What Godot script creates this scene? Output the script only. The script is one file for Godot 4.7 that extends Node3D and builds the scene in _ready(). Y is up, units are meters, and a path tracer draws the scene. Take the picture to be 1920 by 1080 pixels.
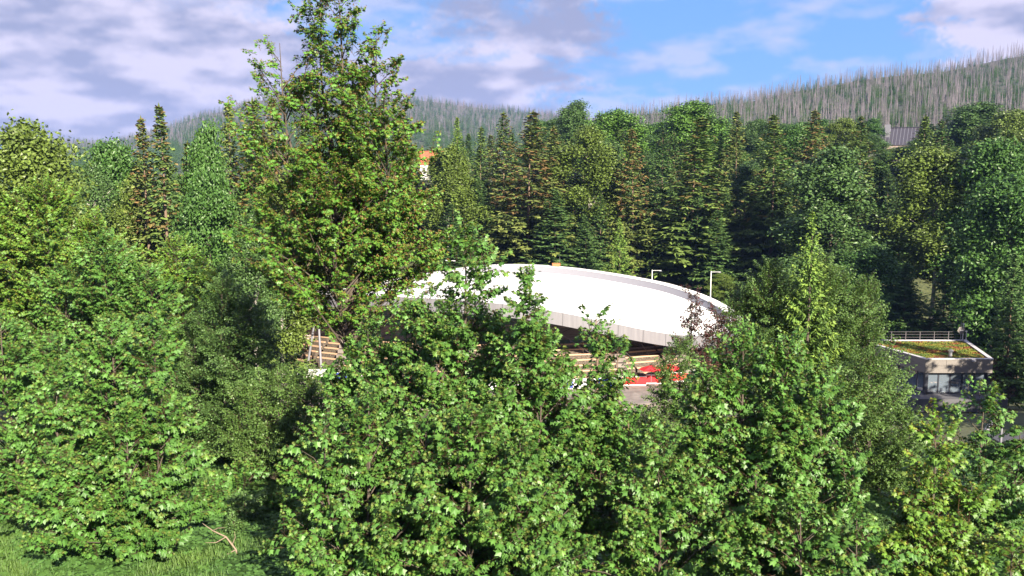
extends Node3D
# A wooded valley seen from an upper storey: young sycamore maples in front, an arena with a white
# saddle roof below, a spruce and birch forest behind it, and hillsides of dead spruce beyond.
# Units are metres; the camera stands at y = 30, the arena floor is near y = 2.

const EYE := Vector3(0, 30, 0)
var rng := RandomNumberGenerator.new()
var used := {}
var M := {}

func _ready() -> void:
	rng.seed = 20260608
	setup_camera_and_light()
	make_materials()
	build_ground()
	build_hills()
	build_arena()
	build_pavilion()
	build_houses()
	build_forest()
	build_near_trees()
	build_undergrowth()
	build_small_things()

# ------------------------------------------------------------------ camera, sky, sun, exposure
func setup_camera_and_light() -> void:
	var cam := Camera3D.new()
	cam.name = "camera"
	cam.fov = 36.0
	cam.near = 0.1
	cam.far = 9000.0
	cam.position = EYE
	cam.rotation_degrees = Vector3(-7.2, 0, 0)
	add_child(cam)
	cam.current = true
	var sun := DirectionalLight3D.new()
	sun.name = "sun"
	sun.light_energy = 1.5
	sun.light_angular_distance = 0.6
	sun.light_color = Color(1.0, 0.95, 0.86)
	sun.shadow_enabled = true
	add_child(sun)
	var to_sun := Vector3(0.42, 0.45, 0.79).normalized()
	sun.look_at_from_position(to_sun * 200.0, Vector3.ZERO)
	var env := Environment.new()
	env.background_mode = Environment.BG_SKY
	env.sky = Sky.new()
	var sm := PanoramaSkyMaterial.new()
	sm.panorama = sky_picture()
	sm.energy_multiplier = 0.33
	env.sky.sky_material = sm
	env.tonemap_mode = Environment.TONE_MAPPER_LINEAR
	env.tonemap_exposure = 3.6
	env.sdfgi_enabled = true
	env.ssao_enabled = true
	env.ssil_enabled = true
	env.fog_enabled = true
	env.fog_density = 0.00008
	env.fog_light_color = Color(0.55, 0.68, 1.0)
	var we := WorldEnvironment.new()
	we.name = "environment"
	we.environment = env
	add_child(we)

func sky_picture() -> ImageTexture:
	# broken cloud: lilac-grey banks with a blue opening, the same kind of sky all round
	var w := 3072
	var h := 1536
	var a := FastNoiseLite.new()
	a.seed = 11
	a.frequency = 0.80
	a.fractal_octaves = 6
	a.fractal_gain = 0.52
	a.domain_warp_enabled = true
	a.domain_warp_amplitude = 0.5
	a.domain_warp_frequency = 0.8
	var b := FastNoiseLite.new()
	b.seed = 5
	b.frequency = 1.9
	b.fractal_octaves = 6
	b.fractal_gain = 0.55
	var big := FastNoiseLite.new()
	big.seed = 3
	big.frequency = 0.35
	big.fractal_octaves = 2
	var data := PackedFloat32Array()
	data.resize(w * h * 3)
	var gap := Vector3(0.20, 0.15, -1.0).normalized()
	var gap2 := Vector3(0.33, 0.04, -1.0).normalized()
	for y in h:
		var el := PI / 2.0 - (y + 0.5) / h * PI
		if el < -0.03:
			for x in w:
				var k0 := (y * w + x) * 3
				data[k0] = 0.30
				data[k0 + 1] = 0.34
				data[k0 + 2] = 0.38
			continue
		var se := maxf(sin(el), 0.0)
		var ce := cos(el)
		var f := 1.25 / (se + 0.26)
		var near_h := exp(-se * 22.0)
		for x in w:
			var az := (x + 0.5) / w * TAU
			var dx := sin(az) * ce
			var dz := -cos(az) * ce
			var p := Vector3(dx * f, se * 2.6, dz * f)
			var n := a.get_noise_3d(p.x, p.y, p.z) * 0.95 + big.get_noise_3d(p.x, p.y, p.z) * 0.45
			var dir := Vector3(dx, se, dz)
			var g := dir.dot(gap)
			var open_ := exp(-(1.0 - g) * 75.0) * 0.58 + exp(-(1.0 - dir.dot(gap2)) * 260.0) * 0.30
			var cover := smoothstep(-0.22, 0.10, n + 0.20 - open_)
			var s := b.get_noise_3d(p.x * 1.3 + 7.0, p.y * 2.2, p.z * 1.3)
			var s2 := a.get_noise_3d(p.x * 1.15 + 3.0, p.y * 2.6 + 0.35, p.z * 1.15)
			var lit := clampf(0.50 + s * 1.9 - s2 * 1.0, 0.0, 1.0)
			lit = lerpf(lit, 1.0, near_h * 0.45)
			var cr := lerpf(0.34, 0.72, lit)
			var cg := lerpf(0.36, 0.67, lit)
			var cb := lerpf(0.53, 0.82, lit)
			var t := pow(1.0 - se, 5.0)
			var br := lerpf(0.14, 0.30, t)
			var bg := lerpf(0.34, 0.56, t)
			var bb := lerpf(0.80, 0.92, t)
			cover = maxf(cover * 0.93, clampf(s * 1.1 + 0.14 + s2 * 0.3, 0.0, 0.5))
			var k := (y * w + x) * 3
			data[k] = lerpf(br, cr, cover)
			data[k + 1] = lerpf(bg, cg, cover)
			data[k + 2] = lerpf(bb, cb, cover)
	var im := Image.create_from_data(w, h, false, Image.FORMAT_RGBF, data.to_byte_array())
	return ImageTexture.create_from_image(im)

# ------------------------------------------------------------------ helpers
class MB:
	var v := PackedVector3Array()
	var n := PackedVector3Array()
	var c := PackedColorArray()
	func tri(a: Vector3, b: Vector3, d: Vector3, col: Color) -> void:
		var nn := (d - a).cross(b - a).normalized()
		v.append(a); v.append(b); v.append(d)
		n.append(nn); n.append(nn); n.append(nn)
		c.append(col); c.append(col); c.append(col)
	func quad(a: Vector3, b: Vector3, d: Vector3, e: Vector3, col: Color) -> void:
		tri(a, b, d, col)
		tri(a, d, e, col)
	func box(o: Vector3, s: Vector3, col := Color.WHITE, bs := Basis.IDENTITY) -> void:
		var h := s * 0.5
		var p := []
		for i in 8:
			p.append(o + bs * Vector3(h.x if i & 1 else -h.x, h.y if i & 2 else -h.y, h.z if i & 4 else -h.z))
		for q in [[0, 2, 3, 1], [5, 7, 6, 4], [4, 6, 2, 0], [1, 3, 7, 5], [2, 6, 7, 3], [4, 0, 1, 5]]:
			quad(p[q[0]], p[q[3]], p[q[2]], p[q[1]], col)
	func prism(poly: Array, y0: float, y1: float, col := Color.WHITE) -> void:
		# poly: Vector2 (x, z), any winding
		var m := poly.size()
		var area := 0.0
		for i in m:
			area += poly[i].cross(poly[(i + 1) % m])
		var pl := poly.duplicate()
		if area < 0.0:
			pl.reverse()
		for i in m:
			var a: Vector2 = pl[i]
			var b: Vector2 = pl[(i + 1) % m]
			quad(Vector3(b.x, y0, b.y), Vector3(b.x, y1, b.y), Vector3(a.x, y1, a.y), Vector3(a.x, y0, a.y), col)
		for i in range(1, m - 1):
			tri(Vector3(pl[0].x, y1, pl[0].y), Vector3(pl[i].x, y1, pl[i].y), Vector3(pl[i + 1].x, y1, pl[i + 1].y), col)
			tri(Vector3(pl[0].x, y0, pl[0].y), Vector3(pl[i + 1].x, y0, pl[i + 1].y), Vector3(pl[i].x, y0, pl[i].y), col)
	func tube(p: Array, r: Array, sides: int, col := Color.WHITE, caps := true) -> void:
		var rings := []
		var dirs := []
		var m := p.size()
		for i in m:
			var t: Vector3 = (p[mini(i + 1, m - 1)] - p[maxi(i - 1, 0)]).normalized()
			var u := t.cross(Vector3(0.31, 0.22, 0.93)).normalized()
			var w := t.cross(u)
			var ring := []
			var dd := []
			for k in sides:
				var an := TAU * k / sides
				var d := u * cos(an) + w * sin(an)
				dd.append(d)
				ring.append(p[i] + d * r[i])
			rings.append(ring)
			dirs.append(dd)
		for i in m - 1:
			for k in sides:
				var k2 := (k + 1) % sides
				for q in [[i, k], [i + 1, k2], [i, k2], [i, k], [i + 1, k], [i + 1, k2]]:
					v.append(rings[q[0]][q[1]])
					n.append(dirs[q[0]][q[1]])
					c.append(col)
		if caps:
			for k in range(1, sides - 1):
				tri(rings[0][0], rings[0][k + 1], rings[0][k], col)
				tri(rings[m - 1][0], rings[m - 1][k], rings[m - 1][k + 1], col)
	func mesh(mat: Material) -> ArrayMesh:
		var a := []
		a.resize(Mesh.ARRAY_MAX)
		a[Mesh.ARRAY_VERTEX] = v
		a[Mesh.ARRAY_NORMAL] = n
		a[Mesh.ARRAY_COLOR] = c
		var am := ArrayMesh.new()
		am.add_surface_from_arrays(Mesh.PRIMITIVE_TRIANGLES, a)
		am.surface_set_material(0, mat)
		return am

func numbered(called: String) -> String:
	var k: int = used.get(called, 0)
	used[called] = k + 1
	return called if k == 0 else "%s_%03d" % [called, k]

func thing(called: String, label: String, category: String, at := Vector3.ZERO, group := "") -> Node3D:
	var o := Node3D.new()
	o.name = numbered(called)
	add_child(o)
	o.position = at
	tag(o, label, category, group)
	return o

func tag(o: Node, label: String, category: String, group := "", kind := "") -> void:
	o.set_meta("label", label)
	o.set_meta("category", category)
	if group != "":
		o.set_meta("group", group)
	if kind != "":
		o.set_meta("kind", kind)

func part(called: String, mesh: Mesh, parent: Node, mat: Material = null, at := Transform3D.IDENTITY) -> MeshInstance3D:
	var o := MeshInstance3D.new()
	o.name = called
	o.mesh = mesh
	if mat:
		o.material_override = mat
	o.transform = at
	parent.add_child(o, true)
	return o

func structure(called: String, mesh: Mesh, mat: Material = null) -> MeshInstance3D:
	var o := part(numbered(called), mesh, self, mat)
	o.set_meta("kind", "structure")
	return o

func scatter(called: String, mesh: Mesh, at: Array, mat: Material, parent: Node, tints := []) -> MultiMeshInstance3D:
	var mm := MultiMesh.new()
	mm.transform_format = MultiMesh.TRANSFORM_3D
	mm.use_colors = tints.size() > 0
	mm.mesh = mesh
	mm.instance_count = at.size()
	for i in at.size():
		mm.set_instance_transform(i, at[i])
		if tints.size() > 0:
			mm.set_instance_color(i, tints[i])
	var o := MultiMeshInstance3D.new()
	o.name = called
	o.multimesh = mm
	o.material_override = mat
	parent.add_child(o, true)
	o.set_meta("kind", "stuff")
	return o

func lin(r: float, g: float, b: float) -> Color:
	return Color(r, g, b).linear_to_srgb()

func noise_texture(seed_: int, freq: float, c0: Color, c1: Color, size := 512, octaves := 5) -> NoiseTexture2D:
	var t := NoiseTexture2D.new()
	t.width = size
	t.height = size
	t.seamless = true
	var n := FastNoiseLite.new()
	n.seed = seed_
	n.frequency = freq
	n.fractal_octaves = octaves
	t.noise = n
	var g := Gradient.new()
	g.set_color(0, c0)
	g.set_color(1, c1)
	t.color_ramp = g
	return t

func plain(r: float, g: float, b: float, rough := 0.8, metal := 0.0) -> StandardMaterial3D:
	var m := StandardMaterial3D.new()
	m.albedo_color = lin(r, g, b)
	m.roughness = rough
	m.metallic = metal
	return m

func grained(c0: Color, c1: Color, freq: float, scale: Vector3, rough := 0.9, seed_ := 1) -> StandardMaterial3D:
	var m := StandardMaterial3D.new()
	m.albedo_texture = noise_texture(seed_, freq, c0, c1)
	m.uv1_triplanar = true
	m.uv1_world_triplanar = true
	m.uv1_scale = scale
	m.roughness = rough
	return m

func leafy(r: float, g: float, b: float, through := 0.5, rough := 0.45) -> StandardMaterial3D:
	var m := plain(r, g, b, rough)
	m.vertex_color_use_as_albedo = true
	m.metallic_specular = 0.4
	m.backlight_enabled = true
	m.backlight = Color(through * 0.95, through, through * 0.35)
	return m

func make_materials() -> void:
	# leaf colours are carried by the leaves (vertex colours); these tint whole trees
	M.maple = leafy(1.0, 1.0, 1.0)
	M.maple_yellow = leafy(1.35, 1.15, 0.85)
	M.sycamore = leafy(1.08, 1.08, 0.80)
	M.small = leafy(1.15, 1.10, 1.0)
	M.small_grey = leafy(1.05, 1.05, 1.1)
	M.copper = leafy(1.0, 1.0, 1.0, 0.2)
	M.d_green = leafy(0.85, 1.0, 0.85)
	M.d_bright = leafy(1.15, 1.25, 0.85)
	M.d_grey = leafy(0.95, 0.95, 1.15)
	M.d_yellow = leafy(1.55, 1.2, 0.95)
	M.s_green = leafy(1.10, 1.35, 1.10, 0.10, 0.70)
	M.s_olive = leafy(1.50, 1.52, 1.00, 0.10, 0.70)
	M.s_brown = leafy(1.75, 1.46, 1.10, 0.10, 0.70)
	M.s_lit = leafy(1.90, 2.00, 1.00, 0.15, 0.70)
	M.bark = grained(lin(0.03, 0.024, 0.018), lin(0.14, 0.11, 0.085), 0.05, Vector3(2.2, 0.5, 2.2), 0.95, 4)
	M.bark_red = grained(lin(0.07, 0.045, 0.03), lin(0.26, 0.19, 0.14), 0.05, Vector3(1.2, 0.3, 1.2), 0.95, 5)
	M.bark_birch = grained(lin(0.10, 0.09, 0.08), lin(0.72, 0.68, 0.62), 0.03, Vector3(0.4, 1.6, 0.4), 0.85, 6)
	M.dead = grained(lin(0.075, 0.068, 0.078), lin(0.22, 0.195, 0.21), 0.02, Vector3(0.3, 0.05, 0.3), 0.95, 7)
	M.soil = grained(lin(0.025, 0.035, 0.012), lin(0.11, 0.12, 0.045), 0.02, Vector3(0.12, 0.12, 0.12), 1.0, 8)
	M.hill = grained(lin(0.020, 0.034, 0.020), lin(0.085, 0.080, 0.060), 0.02, Vector3(0.01, 0.01, 0.01), 1.0, 9)
	M.grass = leafy(1.0, 1.0, 1.0, 0.35, 0.6)
	M.membrane = grained(lin(0.80, 0.80, 0.80), lin(0.88, 0.88, 0.87), 0.02, Vector3(0.05, 0.05, 0.05), 0.5, 12)
	M.steel_white = plain(0.78, 0.78, 0.78, 0.45)
	M.steel_grey = plain(0.17, 0.17, 0.20, 0.5)
	M.fascia = grained(lin(0.125, 0.122, 0.140), lin(0.19, 0.186, 0.205), 0.03, Vector3(0.16, 0.012, 0.16), 0.6, 13)
	M.cable = plain(0.10, 0.09, 0.10, 0.6)
	M.concrete = grained(lin(0.13, 0.11, 0.10), lin(0.25, 0.22, 0.20), 0.03, Vector3(0.05, 0.05, 0.05), 0.9, 14)
	M.taupe = grained(lin(0.34, 0.26, 0.235), lin(0.44, 0.35, 0.315), 0.03, Vector3(0.05, 0.3, 0.05), 0.8, 15)
	M.gabion = grained(lin(0.012, 0.010, 0.009), lin(0.26, 0.20, 0.15), 0.10, Vector3(0.09, 0.12, 0.09), 0.95, 16)
	M.wood = grained(lin(0.42, 0.27, 0.17), lin(0.58, 0.40, 0.27), 0.04, Vector3(0.1, 1.5, 1.5), 0.7, 17)
	M.board_white = plain(0.75, 0.75, 0.78, 0.4)
	M.board_red = plain(0.55, 0.025, 0.03, 0.4)
	M.board_blue = plain(0.05, 0.09, 0.42, 0.4)
	M.panel = grained(lin(0.15, 0.135, 0.125), lin(0.19, 0.172, 0.16), 0.02, Vector3(0.4, 0.4, 0.4), 0.5, 18)
	M.trim = plain(0.50, 0.48, 0.49, 0.45)
	M.frame = plain(0.025, 0.028, 0.04, 0.4)
	M.sedum = leafy(1.0, 1.0, 1.0, 0.1, 0.9)
	M.roof_soil = grained(lin(0.10, 0.05, 0.025), lin(0.22, 0.16, 0.05), 0.05, Vector3(0.5, 0.5, 0.5), 1.0, 19)
	M.glass = StandardMaterial3D.new()
	M.glass.transparency = BaseMaterial3D.TRANSPARENCY_ALPHA
	M.glass.albedo_color = Color(0.75, 0.82, 0.9, 0.12)
	M.glass.roughness = 0.02
	M.glass.metallic_specular = 0.7
	M.metal = plain(0.62, 0.62, 0.64, 0.3, 0.6)
	M.orange = plain(0.60, 0.12, 0.04, 0.6)
	M.tile_orange = grained(lin(0.26, 0.06, 0.03), lin(0.40, 0.12, 0.06), 0.04, Vector3(0.6, 0.6, 0.6), 0.8, 20)
	M.tile_dark = plain(0.045, 0.042, 0.055, 0.45)
	M.render_white = plain(0.72, 0.70, 0.66, 0.9)
	M.asphalt = grained(lin(0.06, 0.06, 0.07), lin(0.11, 0.11, 0.12), 0.08, Vector3(0.6, 0.6, 0.6), 0.9, 21)
	M.dry = grained(lin(0.12, 0.085, 0.06), lin(0.36, 0.28, 0.22), 0.05, Vector3(1.5, 1.5, 1.5), 0.9, 22)

# ------------------------------------------------------------------ terrain
const GROUND_AT := [[-60, -10.5], [20, -11.8], [30, -12.2], [40, -13.6], [60, -18.0], [85, -23.0], [100, -26.5], [112, -28.0], [132, -28.0], [146, -24.5], [165, -17.5], [200, -12.0], [250, -3.0], [320, 1.0], [420, 4.0], [600, 6.0]]

func ground_y(x: float, z: float) -> float:
	var d := -z
	var r: float = GROUND_AT[0][1]
	for i in GROUND_AT.size() - 1:
		var a: Array = GROUND_AT[i]
		var b: Array = GROUND_AT[i + 1]
		if d >= a[0]:
			r = lerpf(a[1], b[1], clampf((d - a[0]) / (b[0] - a[0]), 0.0, 1.0))
	# on the left the valley stays open, on the right the slope climbs
	var side := x / maxf(d, 60.0)
	r += clampf(d - 190.0, 0.0, 250.0) * clampf(side, -0.6, 0.6) * 0.08
	if d < 70.0:
		r += sin(x * 0.21 + d * 0.13) * 0.25 + sin(x * 0.53 - d * 0.31) * 0.12
	return EYE.y + r

func build_ground() -> void:
	var mb := MB.new()
	var rows := []
	var ds := []
	var d := -40.0
	while d < 700.0:
		ds.append(d)
		d += 1.5 if d < 70.0 else (5.0 if d < 200.0 else 20.0)
	for dd in ds:
		var row := []
		for k in 81:
			var t := (k - 40) / 40.0
			var x: float = t * (50.0 + maxf(dd, 0.0) * 0.9)
			row.append(Vector3(x, ground_y(x, -dd), -dd))
		rows.append(row)
	sheet(mb, rows)
	structure("ground", mb.mesh(M.soil))

func sheet(mb: MB, rows: Array) -> void:
	# rows run away from the camera, columns from left to right
	var m := rows.size()
	var w: int = rows[0].size()
	var nn := []
	for i in m:
		var line := []
		for k in w:
			var dx: Vector3 = rows[i][mini(k + 1, w - 1)] - rows[i][maxi(k - 1, 0)]
			var dz: Vector3 = rows[mini(i + 1, m - 1)][k] - rows[maxi(i - 1, 0)][k]
			line.append(dx.cross(dz).normalized())
		nn.append(line)
	for i in m - 1:
		for k in w - 1:
			for q in [[i, k], [i + 1, k], [i + 1, k + 1], [i, k], [i + 1, k + 1], [i, k + 1]]:
				mb.v.append(rows[q[0]][q[1]])
				mb.n.append(nn[q[0]][q[1]])
				mb.c.append(Color.WHITE)

# crest lines: [tangent of the bearing, height above the eye]
const NEAR_CREST := [[-0.4, -40.0], [-0.02, 5.0], [0.055, 43.0], [0.085, 52.0], [0.144, 60.0], [0.235, 72.0], [0.325, 86.0], [0.445, 102.0], [0.565, 118.0], [0.8, 150.0]]
const FAR_CREST := [[-0.9, 20.0], [-0.578, 48.0], [-0.541, 74.0], [-0.457, 78.0], [-0.397, 104.0], [-0.337, 150.0], [-0.277, 186.0], [-0.187, 202.0], [-0.096, 180.0], [-0.036, 168.0], [0.024, 150.0], [0.085, 130.0], [0.2, 120.0], [0.9, 100.0]]

func on_line(line: Array, t: float) -> float:
	var r: float = line[0][1]
	for i in line.size() - 1:
		if t >= line[i][0]:
			var k := clampf((t - line[i][0]) / (line[i + 1][0] - line[i][0]), 0.0, 1.0)
			r = lerpf(line[i][1], line[i + 1][1], k * k * (3.0 - 2.0 * k) * 0.4 + k * 0.6)
	return r

func near_hill(t: float, d: float) -> float:
	var top := on_line(NEAR_CREST, t)
	var k := (d - 380.0) / 520.0
	var y := lerpf(ground_y(t * 380.0, -380.0) - EYE.y - 4.0, top, k) if k < 1.0 else top - (k - 1.0) * 60.0
	return EYE.y + y + sin(t * 31.0 + d * 0.01) * 1.5

func far_hill(t: float, d: float) -> float:
	var top := on_line(FAR_CREST, t)
	var k := (d - 650.0) / 1550.0
	var y := lerpf(-8.0, top, clampf(k, 0.0, 1.0) ** 1.15) if k < 1.0 else top - (k - 1.0) * 120.0
	return EYE.y + y + sin(t * 47.0) * 2.5

func build_hills() -> void:
	var mb := MB.new()
	var rows := []
	for i in 21:
		var d := 380.0 + i * 36.0
		var row := []
		for k in 81:
			var t := -0.2 + k * 0.0125
			row.append(Vector3(t * d, near_hill(t, d), -d))
		rows.append(row)
	sheet(mb, rows)
	structure("hillside", mb.mesh(M.hill))
	mb = MB.new()
	rows = []
	for i in 25:
		var d := 650.0 + i * 90.0
		var row := []
		for k in 101:
			var t := -0.9 + k * 0.018
			row.append(Vector3(t * d, far_hill(t, d), -d))
		rows.append(row)
	sheet(mb, rows)
	structure("far_hill", mb.mesh(M.hill))
	var dead := [dead_spruce(1), dead_spruce(2), dead_spruce(3)]
	var young := conifer_mesh(77, 9.0, 1.9, 26, 5, 0.5, 0.0, 0.9)
	var stand := FastNoiseLite.new()
	stand.seed = 9
	stand.frequency = 0.012
	var spots := []
	for i in 5000:
		var t := rng.randf_range(0.03, 0.66)
		var d := 900.0 - 440.0 * pow(rng.randf(), 1.25)
		if stand.get_noise_2d(t * d * 0.5, d * 2.2) < -0.10:
			continue
		spots.append([d, t])
	spots.sort_custom(func(p, q): return p[0] < q[0])
	var crowd := []
	var n := 0
	for s in spots:
		var at := Vector3(s[1] * s[0], near_hill(s[1], s[0]) - 0.3, -s[0])
		var hs := rng.randf_range(0.28, 0.75)
		var bs := Basis(Vector3.UP, rng.randf() * TAU).rotated(Vector3(1, 0, 0.4).normalized(), rng.randf_range(-0.035, 0.035)).scaled(Vector3(1, hs, 1))
		if n < 280 and s[1] > 0.12 and s[1] < 0.58 and s[0] > 560.0:
			var o := thing("dead_spruce", "bare grey dead spruce trunk standing on the hillside at the right", "dead tree", at, "dead spruces on the right hillside")
			part("trunk", dead[n % 3], o, null, Transform3D(bs, Vector3.ZERO))
			n += 1
		else:
			crowd.append(Transform3D(bs, at))
	var st := scatter("dead_forest", dead[0], crowd, M.dead, self)
	tag(st, "grey dead spruce forest covering the right hillside up to its crest", "dead forest", "", "stuff")
	var ys := []
	var tint := []
	for i in 5200:
		var t := rng.randf_range(0.0, 0.66)
		var d := 900.0 - 500.0 * rng.randf()
		if stand.get_noise_2d(t * d * 0.5, d * 2.2) > -0.02 and rng.randf() < 0.70:
			continue
		var k := rng.randf_range(0.35, 1.15)
		ys.append(Transform3D(Basis(Vector3.UP, rng.randf() * TAU).scaled(Vector3(k * 1.2, k, k * 1.2)), Vector3(t * d, near_hill(t, d) - 0.2, -d)))
		var q := rng.randf_range(0.6, 1.1)
		tint.append(Color(q * rng.randf_range(0.7, 1.3), q * 1.1, q * 0.9))
	st = scatter("young_forest", young, ys, M.s_green, self, tint)
	tag(st, "green young spruces growing between dead trunks on right hillside", "forest", "", "stuff")
	crowd = []
	for i in 9000:
		var t := rng.randf_range(-0.66, 0.2)
		var d := 2210.0 - 1000.0 * pow(rng.randf(), 1.6)
		if stand.get_noise_2d(t * d * 0.4, d * 0.5) < -0.25:
			continue
		crowd.append(Transform3D(Basis(Vector3.UP, rng.randf() * TAU).scaled(Vector3(1.5, rng.randf_range(0.4, 0.85), 1.5)), Vector3(t * d, far_hill(t, d) - 0.5, -d)))
	st = scatter("dead_forest", dead[1], crowd, M.dead, self)
	st.name = numbered("dead_forest_far").replace("_far", "_001")
	tag(st, "pale dead spruce forest on the distant ridge", "dead forest", "", "stuff")
	ys = []
	for i in 7000:
		var t := rng.randf_range(-0.66, 0.2)
		var d := 2200.0 - 1400.0 * rng.randf()
		var low := (2200.0 - d) / 1400.0
		if rng.randf() > 0.30 + low * 1.1 and stand.get_noise_2d(t * d * 0.4, d * 0.5) > -0.2:
			continue
		var k := rng.randf_range(1.0, 2.2)
		ys.append(Transform3D(Basis(Vector3.UP, rng.randf() * TAU).scaled(Vector3(k * 1.3, k, k * 1.3)), Vector3(t * d, far_hill(t, d) - 0.5, -d)))
	st = scatter("spruce_forest", young, ys, M.s_green, self)
	tag(st, "dark green spruce forest on the slope of the distant ridge", "forest", "", "stuff")

func dead_spruce(seed_: int) -> ArrayMesh:
	var r := RandomNumberGenerator.new()
	r.seed = seed_
	var mb := MB.new()
	var h := 21.0
	var pts := []
	var rad := []
	for i in 5:
		var k := i / 4.0
		pts.append(Vector3(sin(k * 3.0 + seed_) * 0.12, k * h, cos(k * 2.0 + seed_) * 0.12))
		rad.append(lerpf(0.23, 0.08, k))
	mb.tube(pts, rad, 5)
	for i in 44:
		var y := r.randf_range(0.30, 1.0) * h
		var an := r.randf() * TAU
		var l := lerpf(1.5, 0.4, y / h) * r.randf_range(0.4, 1.2)
		var b := Vector3(0, y, 0)
		mb.tube([b, b + Vector3(cos(an) * l, -l * 0.25, sin(an) * l)], [0.06, 0.02], 3, Color.WHITE, false)
	return mb.mesh(M.dead)

# ------------------------------------------------------------------ tree meshes
func kite(mb: MB, a: Vector3, along: Vector3, side: Vector3, col: Color) -> void:
	# a twig or a leaf: a narrow lozenge folded along its midrib
	var tip := a + along
	var mid := a + along * 0.42
	var fold := along.cross(side).normalized() * side.length() * 0.35
	mb.tri(a, mid + side + fold, tip, col)
	mb.tri(a, tip, mid - side + fold, col)

func conifer_mesh(seed_: int, h: float, rmax: float, whorls: int, per: int, droop: float, cones: float, fullness: float, bare := 0.06) -> ArrayMesh:
	var r := RandomNumberGenerator.new()
	r.seed = seed_
	var mb := MB.new()
	var unit := h / 24.0
	var total := whorls * per
	for w in total:
		if r.randf() > fullness:
			continue
		var k := (w + r.randf()) / total
		k = lerpf(k, k * k, 0.15)
		var y := h * lerpf(bare, 0.985, k)
		var reach := rmax * (pow(1.0 - k, 0.86) * 0.97 + 0.03)
		if k < 0.12:
			reach *= lerpf(0.75, 1.0, k / 0.12)
		var an := w * 2.39996 + r.randf_range(-0.5, 0.5)
		var l := reach * r.randf_range(0.55, 1.18)
		var out := Vector3(cos(an), 0, sin(an))
		var side := Vector3(-sin(an), 0, cos(an))
		var up := lerpf(-droop, 0.95, pow(k, 1.6)) + r.randf_range(-0.32, 0.28)
		var steps := maxi(3, int(l / (0.25 * unit)))
		var bunch := r.randf_range(0.8, 1.2)
		for s in steps:
			var q := (s + 0.6) / steps
			if q < 0.22 and k < 0.7:
				continue
			var p := out * l * q + Vector3(0, y + l * (up * q + 0.42 * q * q * (0.2 + droop)), 0)
			var wide := (l * 0.26 * (1.0 - q * 0.6) + 0.22 * unit) * bunch
			var base := r.randf_range(0.75, 1.25)
			var col := Color(0.052 * base, 0.088 * base, 0.030 * base)
			if cones > 0.0 and q > 0.35 and k > 0.35 and r.randf() < cones:
				col = Color(0.088 * base, 0.068 * base, 0.034 * base)
			elif q > 0.7:
				col = Color(0.076 * base, 0.112 * base, 0.036 * base)
			for sd in [-1.0, 1.0]:
				var dir: Vector3 = (side * sd * r.randf_range(0.4, 1.0) + out * r.randf_range(0.4, 0.9) + Vector3(0, r.randf_range(-0.9, 0.35) * (1.0 - k * 0.6), 0)).normalized()
				var wd := dir.cross(Vector3.UP.rotated(dir, r.randf_range(-0.9, 0.9))).normalized()
				kite(mb, p, dir * wide * r.randf_range(0.75, 1.3), wd * 0.12 * unit * r.randf_range(0.8, 1.4), col)
			if s % 2 == 0:
				var hang := (Vector3(0, -1, 0) * (1.0 - k * 0.8) + out * 0.45 + side * r.randf_range(-0.4, 0.4)).normalized()
				kite(mb, p, hang * wide * 1.1, side.rotated(Vector3.UP, r.randf() * 3.0) * 0.13 * unit, col)
		kite(mb, out * l * 0.86 + Vector3(0, y + l * (up * 0.86 + 0.31 * (0.2 + droop)), 0), (out + Vector3(0, 0.35, 0)) * l * 0.24, side * 0.13 * unit, Color(0.075, 0.108, 0.034))
	for i in 4:
		kite(mb, Vector3(0, h * 0.965, 0), Vector3(0, h * 0.035, 0), Vector3(cos(i * 0.8), 0, sin(i * 0.8)) * 0.1 * unit, Color(0.06, 0.08, 0.03))
	return mb.mesh(M.s_green)

func trunk_mesh(h: float, r0: float, lean: float, mat: Material, seed_ := 0) -> ArrayMesh:
	var mb := MB.new()
	var pts := []
	var rad := []
	for i in 7:
		var k := i / 6.0
		pts.append(Vector3(sin(k * 2.6 + seed_) * lean * k, k * h - 0.5, cos(k * 3.1 + seed_ * 2.0) * lean * k))
		rad.append(r0 * (lerpf(1.0, 0.10, pow(k, 0.85)) + (0.25 if i == 0 else 0.0)))
	mb.tube(pts, rad, 8)
	return mb.mesh(mat)

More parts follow.
